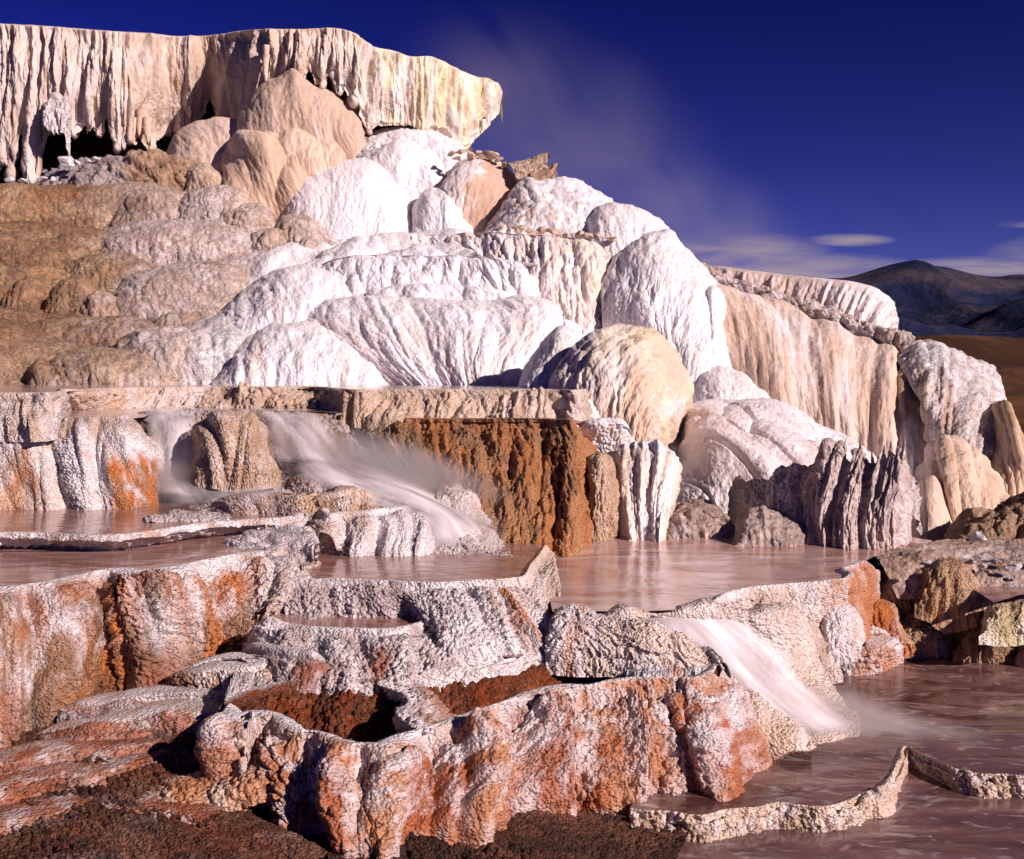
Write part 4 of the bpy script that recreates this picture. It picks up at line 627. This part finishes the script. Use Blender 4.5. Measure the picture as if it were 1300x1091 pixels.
dome('lobe', d, [(1130,800),(1145,772),(1170,766),(1200,790),(1225,820),(1240,850)], [(1130,810),(1165,812),(1195,830),(1240,858)], 6.1, 5.75, TN, KL, KD, 'nod', back=.3, under=30)
dome('lobe', d, [(1205,850),(1212,800),(1228,770),(1245,758),(1264,758),(1280,775),(1289,806),(1292,846)], [(1208,853),(1245,855),(1292,850)], 6.15, 5.62, TN, KL, KD, 'nod', back=.4, bow=.1)
dome('lobe', d, [(1160,745),(1175,716),(1200,708),(1222,716),(1238,745),(1242,775)], [(1165,770),(1200,790),(1242,785)], 6.05, 5.75, TN, KL, KD, 'nod', back=.3)
d = thing('yellow_spring_rim', 'pale yellow rim of the tiny pool at the right edge', 'terrace rim', 1300, 780, 5.4)
dome('rim', d, [(1240,800),(1246,772),(1262,762),(1285,764),(1304,758),(1316,775),(1322,800)], [(1244,806),(1285,808),(1322,802)], 5.7, 5.45, YC, [L(WP,None,(5,2),.0,.6),L(YB,None,(6,3),.1,.6)], NEAR, 'nod', back=.25)
wall('rim', d, [(1284,838,5.7),(1300,828,5.6),(1325,822,5.6)], [(1286,852,5.6),(1305,852,5.55),(1330,850,5.5)], None, 5.3, bcol=MV, layers=[L(WP,None,(5,5),.0,.6)], disp=NEAR, inn=.1, lip=.04)
RD = [('bil',3,2,.05),('wor',18,18,.018),('shl',22,28,.008),('wor',42,48,.008),('f5',18,18,.006)]
def scallop(cusps, z, step, label, col=CR, sag=(.3,)*9):
    C_ = full(cusps, z=z); P_ = []
    for (a, b, sg) in zip(C_[:-1], C_[1:], sag):
        A, B = toW(a), toW(b)
        for t in np.linspace(0, 1, 9)[:-1]:
            c = A+(B-A)*t; c[1] -= sg*np.linalg.norm((B-A)[:2])*math.sin(math.pi*t)**.9+.02*math.sin(t*13+a[0])*math.sin(math.pi*t); P_.append(tuple(toP(c)))
    P_.append(tuple(C_[-1]))
    W_ = [toW(p) for p in P_]; Q_ = []
    for w0 in W_:
        w1 = w0.copy(); w1[1] -= .05; w1[2] -= step; Q_.append(tuple(toP(w1)))
    d = thing('terrace_rim', label, 'terrace rim', cusps[1][0], cusps[1][1], C_[1][2])
    wall('rim', d, P_, Q_, None, None, bcol=col, layers=[L(TN,None,(5,4),.0,.6),L(WP,None,(8,8),.05,.6),L(BR,(None,None,.6,None),(6,6),.0,.5)], disp=RD, mat='scale', inn=.03, lip=.012, lift=.004, pair=True, flat=.2)
    return [(p[0], p[1]) for p in P_]
e1 = scallop([(800,1030),(985,1022),(1150,950),(1240,985),(1345,960),(1420,950)], -1.5, .06, 'long curved pale rim at the near end of the lower right pool, below the waterfall', sag=(.12,.26,.16,.2,.1))

# ==================================================================== WATER
def watermat(name, c1, c2, rough, sc, bump, foam=.0):
    m = bpy.data.materials.new(name); nt, N, K = nodes(m)
    out = N('ShaderNodeOutputMaterial'); b = N('ShaderNodeBsdfPrincipled'); K(b.outputs[0], out.inputs[0])
    tc = N('ShaderNodeTexCoord'); mp = N('ShaderNodeMapping'); mp.inputs['Scale'].default_value = (1, 2.2, 1); K(tc.outputs['Object'], mp.inputs['Vector'])
    n = N('ShaderNodeTexNoise'); n.inputs['Scale'].default_value = sc; n.inputs['Detail'].default_value = 6; n.inputs['Distortion'].default_value = 1.6; K(mp.outputs[0], n.inputs['Vector'])
    r = N('ShaderNodeValToRGB'); K(n.outputs['Fac'], r.inputs[0])
    r.color_ramp.elements[0].position = .36; r.color_ramp.elements[0].color = c1+(1,); r.color_ramp.elements[1].position = .66; r.color_ramp.elements[1].color = c2+(1,)
    col = r.outputs[0]
    if foam:
        n2 = N('ShaderNodeTexNoise'); n2.inputs['Scale'].default_value = sc*2.2; n2.inputs['Detail'].default_value = 8; n2.inputs['Distortion'].default_value = 3.5; K(mp.outputs[0], n2.inputs['Vector'])
        f = N('ShaderNodeMapRange'); f.inputs['From Min'].default_value = .56; f.inputs['From Max'].default_value = .72; f.inputs['To Max'].default_value = foam; K(n2.outputs['Fac'], f.inputs['Value'])
        mx = N('ShaderNodeMixRGB'); K(f.outputs[0], mx.inputs[0]); K(col, mx.inputs[1]); mx.inputs[2].default_value = (.52,.42,.42,1); col = mx.outputs[0]
    K(col, b.inputs['Base Color']); b.inputs['Roughness'].default_value = rough; b.inputs['IOR'].default_value = 1.33; b.inputs['Specular IOR Level'].default_value = .8
    bp = N('ShaderNodeBump'); bp.inputs['Distance'].default_value = bump; K(n.outputs['Fac'], bp.inputs['Height']); K(bp.outputs[0], b.inputs['Normal'])
    MAT[name] = m
watermat('w_up', (.36,.24,.22), (.50,.40,.40), .10, 2.0, .006)
watermat('w_mid', (.24,.10,.07), (.36,.21,.18), .08, 2.0, .008, .25)
watermat('w_right', (.38,.19,.14), (.60,.44,.41), .12, 1.3, .010, .3)
watermat('w_low', (.075,.030,.024), (.22,.12,.11), .10, 1.6, .012, .55)
def pool(pts, z, mat, push=.05):
    w = [toW(p)+np.array([0, push, 0]) for p in full(pts, z=z)]
    w = [(x, y, z) for x, y, _ in w]
    me = bpy.data.meshes.new('water'); me.from_pydata(w, [], [list(range(len(w)))]); me.materials.append(MAT[mat])
    o = bpy.data.objects.new('water', me); COL.objects.link(o); o['kind'] = 'structure'; return o
pool([(-90,503),(0,502),(60,500.5),(78,497.5),(120,496),(176,494.5),(230,494),(280,493.5),(340,494),(410,494),(440,497),(480,497),(640,497),(738,497),(760,487),(600,485.5),(-90,485.5)], -.155, 'w_up', .12)
pool([(60,532.5),(165,532),(180,530),(192,525),(236,522),(340,522),(400,523),(428,525),(428,508),(60,508)], -.300, 'w_up')
pool([(410,531),(440,533),(540,536),(660,536),(712,536),(735,538),(796,535.5),(800,518),(410,518)], -.36, 'w_up')
pool([(-90,682),(0,681),(120,684.5),(200,677.5),(260,668.5),(320,663.5),(380,657.5),(410,650),(410,600),(-90,600)], -.805, 'w_mid')
pool([(-90,760),(0,752),(60,744),(139,728),(183,729),(257,717),(312,706),(352,702),(370,684),(398,675),(398,660),(-90,660)], -.875, 'w_mid')
pool([(366,740),(448,740),(561,744),(605,741),(645,739),(668,734),(676,720),(686,708),(694,696),(668,690),(380,690),(366,700)], -.965, 'w_mid')
pool([(410,645),(406,652),(416,656),(432,654),(460,652),(490,649),(515,646),(535,643),(548,640),(530,636),(500,635),(430,638)], -.784, 'w_mid')
pool([(338,793),(367,798),(414,802.5),(498,803.5),(545,791),(552,784),(540,778),(350,782)], -1.075, 'w_mid')
pool([(690,722),(702,780),(740,779),(800,780),(860,778),(912,770),(925,757),(1000,746),(1078,737),(1084,731),(1074,725),(1100,716),(1112,709),(1150,702),(1172,698),(1188,688),(1100,674),(840,674),(700,690)], -1.035, 'w_right')
pool([(1228,706),(1240,750),(1268,768),(1300,758),(1420,745),(1420,700)], -1.16, 'w_mid')
pool(e1+[(1420,800),(1000,800),(860,900)], -1.502, 'w_low', .02)
pool([(300,1500),(1700,1500),(1700,940),(760,980)], -1.56, 'w_low')
pool([(590,832),(620,838),(660,838),(700,828),(716,815),(700,806),(650,806),(600,812)], -1.172, 'w_mid')

# veils of running water
def veilmat(name, dens, sx, sy):
    m = bpy.data.materials.new(name); nt, N, K = nodes(m)
    out = N('ShaderNodeOutputMaterial'); mix = N('ShaderNodeMixShader'); tr = N('ShaderNodeBsdfTransparent'); df = N('ShaderNodeBsdfPrincipled')
    df.inputs['Base Color'].default_value = (.80,.72,.73,1); df.inputs['Roughness'].default_value = .5; df.inputs['Specular IOR Level'].default_value = .3
    at = N('ShaderNodeAttribute'); at.attribute_name = 'flow'; mp = N('ShaderNodeMapping'); mp.inputs['Scale'].default_value = (sx, sy, 0); K(at.outputs['Vector'], mp.inputs['Vector'])
    n = N('ShaderNodeTexNoise'); n.inputs['Scale'].default_value = 1; n.inputs['Detail'].default_value = 5; n.inputs['Distortion'].default_value = .4; K(mp.outputs[0], n.inputs['Vector'])
    r = N('ShaderNodeMapRange'); r.inputs['From Min'].default_value = .18; r.inputs['From Max'].default_value = .66; K(n.outputs['Fac'], r.inputs['Value'])
    a2 = N('ShaderNodeAttribute'); a2.attribute_name = 'col'; mu = N('ShaderNodeMath'); mu.operation = 'MULTIPLY'; K(r.outputs[0], mu.inputs[0]); K(a2.outputs['Fac'], mu.inputs[1])
    m2 = N('ShaderNodeMath'); m2.operation = 'MULTIPLY'; m2.use_clamp = True; m2.inputs[1].default_value = dens; K(mu.outputs[0], m2.inputs[0])
    K(m2.outputs[0], mix.inputs[0]); K(tr.outputs[0], mix.inputs[1]); K(df.outputs[0], mix.inputs[2]); K(mix.outputs[0], out.inputs[0])
    MAT[name] = m
veilmat('veil', .88, 8, 1.6)
def veil(rows, dens=1.0, q=.6, fade=(.22,.22,.12,.12)):
    """silky water sheet; opacity fades at its margins"""
    o = patch('water', rows, None, (1,1,1), [], [('bil',3,.7,.03)], 'veil', q)
    me = o.data; n = len(me.vertices)
    f = np.zeros(n*3, np.float32); me.attributes['flow'].data.foreach_get('vector', f); f = f.reshape(-1, 3)
    u = f[:,0]/max(1e-6, f[:,0].max()); v = f[:,2]
    a = sst(0, fade[0], u+.06*perlin(f[:,1]*5, f[:,1]*0, 3))*sst(0, fade[1], 1-u+.06*perlin(f[:,1]*5, f[:,1]*0, 5))*sst(0, fade[2], v)*sst(0, fade[3], 1-v)*dens
    c = np.ones((n, 4), np.float32); c[:,:3] = a[:,None]; me.attributes['col'].data.foreach_set('color', c.ravel())
    o['kind'] = 'structure'; return o
veil([[(168,519,7.8),(215,517,7.8),(262,519,7.8)],[(182,535,7.3),(215,533,7.25),(252,535,7.3)],[(188,562,7.02),(218,565,6.98),(250,562,7.05)],[(192,600,6.8),(225,605,6.75),(262,600,6.8)],[(190,628,6.6),(240,632,6.5),(300,628,6.5)]], 1.1)
veil([[(322,519,7.6),(370,520,7.6),(412,526,7.6)],[(332,535,7.15),(375,535,7.1),(420,540,7.15)],[(342,565,6.85),(390,562,6.8),(440,568,6.9)],[(350,588,6.7),(400,590,6.65),(470,598,6.7)]], 1.0)
veil([[(360,586,6.75),(400,575,6.8),(450,580,6.85)],[(380,612,6.55),(440,600,6.6),(520,605,6.7)],[(440,632,6.3),(500,625,6.35),(585,640,6.5)],[(520,660,6.05),(560,655,6.1),(625,672,6.3)],[(540,700,5.82),(600,703,5.8),(650,706,5.75)]], 1.2)
veil([[(190,612,6.6),(260,608,6.62),(340,600,6.65)],[(190,634,6.4),(270,630,6.35),(370,622,6.4)],[(190,650,6.2),(260,640,6.2),(380,632,6.2)]], .6, fade=(.3,.3,.3,.3))
veil([[(800,773,4.80),(870,771,4.83),(940,772,4.9)],[(840,792,4.70),(905,788,4.74),(965,796,4.86)],[(880,825,4.66),(940,822,4.68),(1000,832,4.82)],[(925,862,4.55),(975,862,4.56),(1025,868,4.68)],[(975,905,4.42),(1025,905,4.48),(1065,900,4.6)],[(1010,940,4.38),(1060,938,4.42),(1110,926,4.5)]], 1.25)
veil([[(770,778,4.75),(840,776,4.78),(900,774,4.82)],[(790,800,4.60),(845,796,4.64),(900,800,4.70)],[(815,830,4.55),(860,826,4.58),(905,838,4.64)],[(850,862,4.48),(885,860,4.52),(925,868,4.56)]], .8)
veil([[(880,815,4.70),(910,815,4.70),(940,825,4.70)],[(890,850,4.58),(925,858,4.56),(955,862,4.58)],[(905,900,4.43),(945,900,4.40),(985,905,4.42)],[(925,945,4.3),(965,945,4.26),(1010,940,4.32)]], .8)
veil([[(990,905,4.72),(1060,890,4.85),(1120,885,4.9)],[(1010,925,4.58),(1090,912,4.68),(1180,905,4.72)],[(1030,940,4.46),(1130,930,4.55),(1280,930,4.55)],[(1070,955,4.32),(1180,950,4.36),(1310,960,4.28)]], .42, fade=(.3,.4,.3,.4))

# ==================================================================== LOOSE ROCKS
def rock(px, py, Y, size, label, group=None, col=WP, sq=.7, name='rock'):
    import bmesh
    bm = bmesh.new(); bmesh.ops.create_icosphere(bm, subdivisions=3, radius=1)
    sd = random.randint(0, 9999); rnd = random.Random(sd)
    planes = [(np.array([rnd.gauss(0,1) for _ in range(3)]), rnd.uniform(.38,.7)) for _ in range(12)]
    planes = [(p/np.linalg.norm(p), r) for p, r in planes]
    sx = rnd.uniform(.8,1.3)
    for v in bm.verts:
        c = np.array(v.co)
        for p, r in planes:
            dd = c.dot(p)-r
            if dd > 0: c = c-p*dd
        c = c*(1+.05*math.sin(c[0]*9+sd)*math.sin(c[1]*8+c[2]*7))
        v.co = (c[0]*size*sx, c[1]*size, c[2]*size*sq)
    me = bpy.data.meshes.new(name); bm.to_mesh(me); bm.free()
    at = me.attributes.new('col', 'FLOAT_COLOR', 'POINT')
    for i in range(len(me.vertices)): at.data[i].color = (*col, 1)
    me.materials.append(MAT['rough']); o = bpy.data.objects.new(name, me); COL.objects.link(o)
    o.location = toW((px, py, Y)); o.rotation_euler = (0, 0, rnd.uniform(0, 6))
    o['label'] = label; o['category'] = 'rock'
    if group: o['group'] = group
    return o
rock(84, 205, 17.9, .17, 'large white angular rock, biggest of the pieces at the cave mouth under the ledge', 'loose rocks at the cave', WH)
for px, py, s, lb in ((98,207,.08,'small white rock touching the right side of the big angular one at the cave'),(113,204,.05,'white pebble midway along the cave mouth, on the dark slope'),(123,202,.06,'rightmost white pebble on the slope of the cave mouth'),(12,229,.09,'leftmost white rock on the brown slope edge, left of the drapery column'),(28,230,.09,'white rock at the foot of the left drapery column'),(53,228,.10,'white rock just right of the left drapery column'),(66,229,.10,'white rock with a tall tip under the cave, rightmost on the slope edge'),(57,217,.07,'flat white rock alone below the big angular one at the cave')):
    rock(px, py, 17.75, s, lb, 'loose rocks at the cave', WH)
for i, (px, py, s) in enumerate(((572,196,.10),(580,201,.09),(589,192,.10),(598,198,.12),(606,194,.09),(613,199,.10),(622,196,.13),(632,203,.09),(640,209,.08),(583,193,.07),(603,203,.07))):
    rock(px, py, 17.45, s, 'broken tan rock piece in the row on top of the tan dome', 'broken pieces on the tan dome', CR)
for i in range(16):
    t = i/15; px = 655+t*125+random.uniform(-4, 4); py = 290+t*14+random.uniform(-3, 3)
    rock(px, py, 14.9, random.uniform(.05,.10), 'tan crust fragment lying along the top edge of the cream block', 'crust fragments on the cream block', CR)
for i in range(26):
    t = random.random(); px = 905+t*250+random.uniform(-6,6); py = 350+t*86+random.uniform(-6,7)
    rock(px, py, 15.2-t*1.8, random.uniform(.03,.065), 'pale fragment scattered along the crest of the fluted tan flow', 'fragments on the crest of the tan flow', WH if random.random() < .5 else CR)
for i in range(34):
    px = random.uniform(1165, 1310); py = random.uniform(697, 728)
    rock(px, py, 1.07*F/(py-HZ), random.uniform(.012,.04), 'pale stone in the rubble between the brown boulder and the small right pool', 'stones of the right rubble flat', WP if random.random() < .6 else TN)
rock(1244, 688, 6.75, .09, 'white rock, brightest and largest piece on the rubble flat below the brown boulder', None, WH)
for i in range(22):
    px = random.uniform(845, 925); py = random.uniform(650, 684)
    rock(px, py, 7.0-(py-650)/34*.15, random.uniform(.04,.10), 'angular pinkish block in the rubble mound left of the ruined slab', 'blocks of the low rubble mound', PK)

# twigs
def twig(px, py, Y, l, lean, label, forks=0):
    d = thing('dead_twig', label, 'twig', px, py, Y)
    def st(nm, p0, p1, r):
        V = []
        for k in range(6):
            t = k/5; c = np.array(p0)*(1-t)+np.array(p1)*t; c[0] += .008*math.sin(t*7); V.append([(c[0]+r*(1-t*.7)*math.cos(a), c[1]+r*(1-t*.7)*math.sin(a), c[2]) for a in np.linspace(0, 2*math.pi, 7)])
        V = np.array(V); mesh_grid(nm, V, np.ones(V.shape)*np.array(YC), MAT['rough'], d)
    st('stem', (0,0,-.03), (lean,0,l), .006)
    for k in range(forks): st('branch', (lean*.4,0,l*.4), (lean*.4+.03*(k*2-1),0,l*(.75+.2*k)), .004)
twig(1070, 574, 6.8, .10, .03, 'thin straw-coloured twig sticking up from the jagged top of the ruined slab')
twig(1009, 694, 6.42, .10, -.03, 'forked straw-coloured twig rising from the water in front of the ruined slab', 2)

# ==================================================================== STEAM
def steam(px, py, Y, sx, sy, sz, dens, sc, rz=0, thr=.42, ry=0):
    import bmesh
    bm = bmesh.new(); bmesh.ops.create_icosphere(bm, subdivisions=4, radius=1)
    me = bpy.data.meshes.new('steam'); bm.to_mesh(me); bm.free()
    m = bpy.data.materials.new('steam'); nt, N, K = nodes(m)
    out = N('ShaderNodeOutputMaterial'); v = N('ShaderNodeVolumePrincipled'); K(v.outputs[0], out.inputs['Volume'])
    v.inputs['Color'].default_value = (.95,.88,.86,1); v.inputs['Anisotropy'].default_value = .3
    tc = N('ShaderNodeTexCoord'); ln = N('ShaderNodeVectorMath'); ln.operation = 'LENGTH'; K(tc.outputs['Object'], ln.inputs[0])
    f = N('ShaderNodeMapRange'); f.interpolation_type = 'SMOOTHERSTEP'; f.inputs['From Min'].default_value = 1; f.inputs['From Max'].default_value = .15; K(ln.outputs['Value'], f.inputs['Value'])
    n = N('ShaderNodeTexNoise'); n.inputs['Scale'].default_value = sc; n.inputs['Detail'].default_value = 4; n.inputs['Distortion'].default_value = .8; K(tc.outputs['Object'], n.inputs['Vector'])
    r = N('ShaderNodeMapRange'); r.inputs['From Min'].default_value = thr; r.inputs['From Max'].default_value = .75; K(n.outputs['Fac'], r.inputs['Value'])
    mu = N('ShaderNodeMath'); mu.operation = 'MULTIPLY'; K(f.outputs[0], mu.inputs[0]); K(r.outputs[0], mu.inputs[1])
    m2 = N('ShaderNodeMath'); m2.operation = 'MULTIPLY'; m2.inputs[1].default_value = dens; K(mu.outputs[0], m2.inputs[0]); K(m2.outputs[0], v.inputs['Density'])
    me.materials.append(m); o = bpy.data.objects.new('steam', me); COL.objects.link(o)
    o.location = toW((px, py, Y)); o.scale = (sx, sy, sz); o.rotation_euler = (0, ry, rz); o['kind'] = 'stuff'
    return o
steam(720, 180, 22.5, 4.6, 2.0, 2.8, .32, 1.3, ry=.6, thr=.36)
steam(900, 300, 20.5, 2.8, 1.6, 1.7, .42, 1.3, ry=.6, thr=.35)
steam(225, 610, 6.75, .50, .26, .16, 16, 1.4, thr=.25)
steam(520, 600, 6.7, .90, .34, .22, 14, 1.6, ry=.35, thr=.25)
steam(600, 665, 6.2, .32, .25, .12, 9, 1.8, ry=.6, thr=.3)
steam(1065, 905, 4.62, .45, .26, .13, 12, 1.4, ry=.2, thr=.25)

# ==================================================================== SKY, SUN, CAMERA
SUN_AZ = math.radians(52)      # to the right of the direction behind the camera
SUN_EL = math.radians(27)
sd = np.array([math.sin(SUN_AZ)*math.cos(SUN_EL), -math.cos(SUN_AZ)*math.cos(SUN_EL), math.sin(SUN_EL)])
w = bpy.data.worlds.new('World'); SC.world = w; w.use_nodes = True
nt = w.node_tree; nt.nodes.clear(); N = nt.nodes.new; K = nt.links.new
out = N('ShaderNodeOutputWorld'); bg = N('ShaderNodeBackground'); K(bg.outputs[0], out.inputs[0])
sky = N('ShaderNodeTexSky'); sky.sky_type = 'NISHITA'; sky.sun_disc = False; sky.sun_elevation = SUN_EL
sky.sun_rotation = math.atan2(sd[0], sd[1]); sky.altitude = 2000; sky.air_density = 1.0; sky.dust_density = .25; sky.ozone_density = 4
tint = N('ShaderNodeVectorMath'); tint.operation = 'MULTIPLY'; tint.inputs[1].default_value = (.27,.20,.38); K(sky.outputs[0], tint.inputs[0])
gm = N('ShaderNodeGamma'); gm.inputs['Gamma'].default_value = 2.0; K(tint.outputs[0], gm.inputs['Color'])
T2 = N('ShaderNodeVectorMath'); T2.operation = 'MULTIPLY'; T2.inputs[1].default_value = (.12,.33,.46); K(gm.outputs[0], T2.inputs[0])
# thin clouds low over the horizon
tc = N('ShaderNodeTexCoord'); sep = N('ShaderNodeSeparateXYZ'); K(tc.outputs['Generated'], sep.inputs[0])
def math_(op, a, b=None, clamp=False):
    n = N('ShaderNodeMath'); n.operation = op; n.use_clamp = clamp
    for i, x in enumerate((a, b)):
        if x is None: continue
        if isinstance(x, (int, float)): n.inputs[i].default_value = x
        else: K(x, n.inputs[i])
    return n.outputs[0]
ysafe = math_('MAXIMUM', sep.outputs['Y'], .05)
az = math_('DIVIDE', sep.outputs['X'], ysafe); el = math_('DIVIDE', sep.outputs['Z'], ysafe)
ex = math_('POWER', 2.71828, math_('MULTIPLY', math_('MAXIMUM', sep.outputs['Z'], 0), -12))
T3 = N('ShaderNodeVectorMath'); T3.operation = 'SCALE'; T3.inputs[0].default_value = (1.45,1.32,1.4); K(ex, T3.inputs['Scale'])
T4 = N('ShaderNodeVectorMath'); T4.operation = 'ADD'; K(T2.outputs[0], T4.inputs[0]); K(T3.outputs[0], T4.inputs[1])
cb = N('ShaderNodeCombineXYZ'); K(math_('MULTIPLY', az, 9), cb.inputs[0]); K(math_('MULTIPLY', el, 62), cb.inputs[1])
cn = N('ShaderNodeTexNoise'); cn.inputs['Scale'].default_value = 1; cn.inputs['Detail'].default_value = 6; cn.inputs['Distortion'].default_value = .5; K(cb.outputs[0], cn.inputs['Vector'])
def blob(px, py, rx, ry):
    a0 = (px-CX)/F; e0 = (HZ-py)/F
    dx = math_('DIVIDE', math_('SUBTRACT', az, a0), rx/F); dy = math_('DIVIDE', math_('SUBTRACT', el, e0), ry/F)
    r2 = math_('ADD', math_('MULTIPLY', dx, dx), math_('MULTIPLY', dy, dy))
    return math_('SUBTRACT', 1, r2, True)
tot = None
for b_ in ((940,328,130,36),(1010,348,190,30),(1078,305,62,9),(1255,340,130,16),(1400,330,160,40),(1300,285,40,5)):
    k_ = blob(*b_); tot = k_ if tot is None else math_('MAXIMUM', tot, k_)
cm = math_('MULTIPLY', tot, math_('MULTIPLY', math_('SUBTRACT', cn.outputs['Fac'], .28), 3.4, True), True)
cm = math_('MULTIPLY', cm, .85)
mx = N('ShaderNodeMixRGB'); K(cm, mx.inputs[0]); K(T4.outputs[0], mx.inputs[1]); mx.inputs[2].default_value = (3.6,2.9,3.3,1)
K(mx.outputs[0], bg.inputs['Color']); bg.inputs['Strength'].default_value = .085

sl_ = bpy.data.lights.new('sun', 'SUN'); sl_.energy = 5.0; sl_.angle = math.radians(.55); sl_.color = (1.0,.85,.81)
so = bpy.data.objects.new('sun', sl_); COL.objects.link(so)
from mathutils import Vector
so.rotation_euler = Vector(sd).to_track_quat('Z', 'Y').to_euler(); so.location = (8, -6, 9)

cam = bpy.data.cameras.new('camera'); co = bpy.data.objects.new('camera', cam); COL.objects.link(co)
cam.sensor_width = 36; cam.lens = F/1300*36; cam.shift_y = -(545.5-HZ)/1300; cam.clip_start = .05; cam.clip_end = 60000
co.rotation_euler = (math.radians(90), 0, 0); SC.camera = co
SC.view_settings.view_transform = 'Standard'; SC.view_settings.look = 'None'; SC.view_settings.gamma = 1; SC.view_settings.exposure = .38
SC.cycles.max_bounces = 6; SC.cycles.transparent_max_bounces = 8; SC.cycles.volume_bounces = 1; SC.cycles.volume_step_rate = 2.0
SC.cycles.use_denoising = True
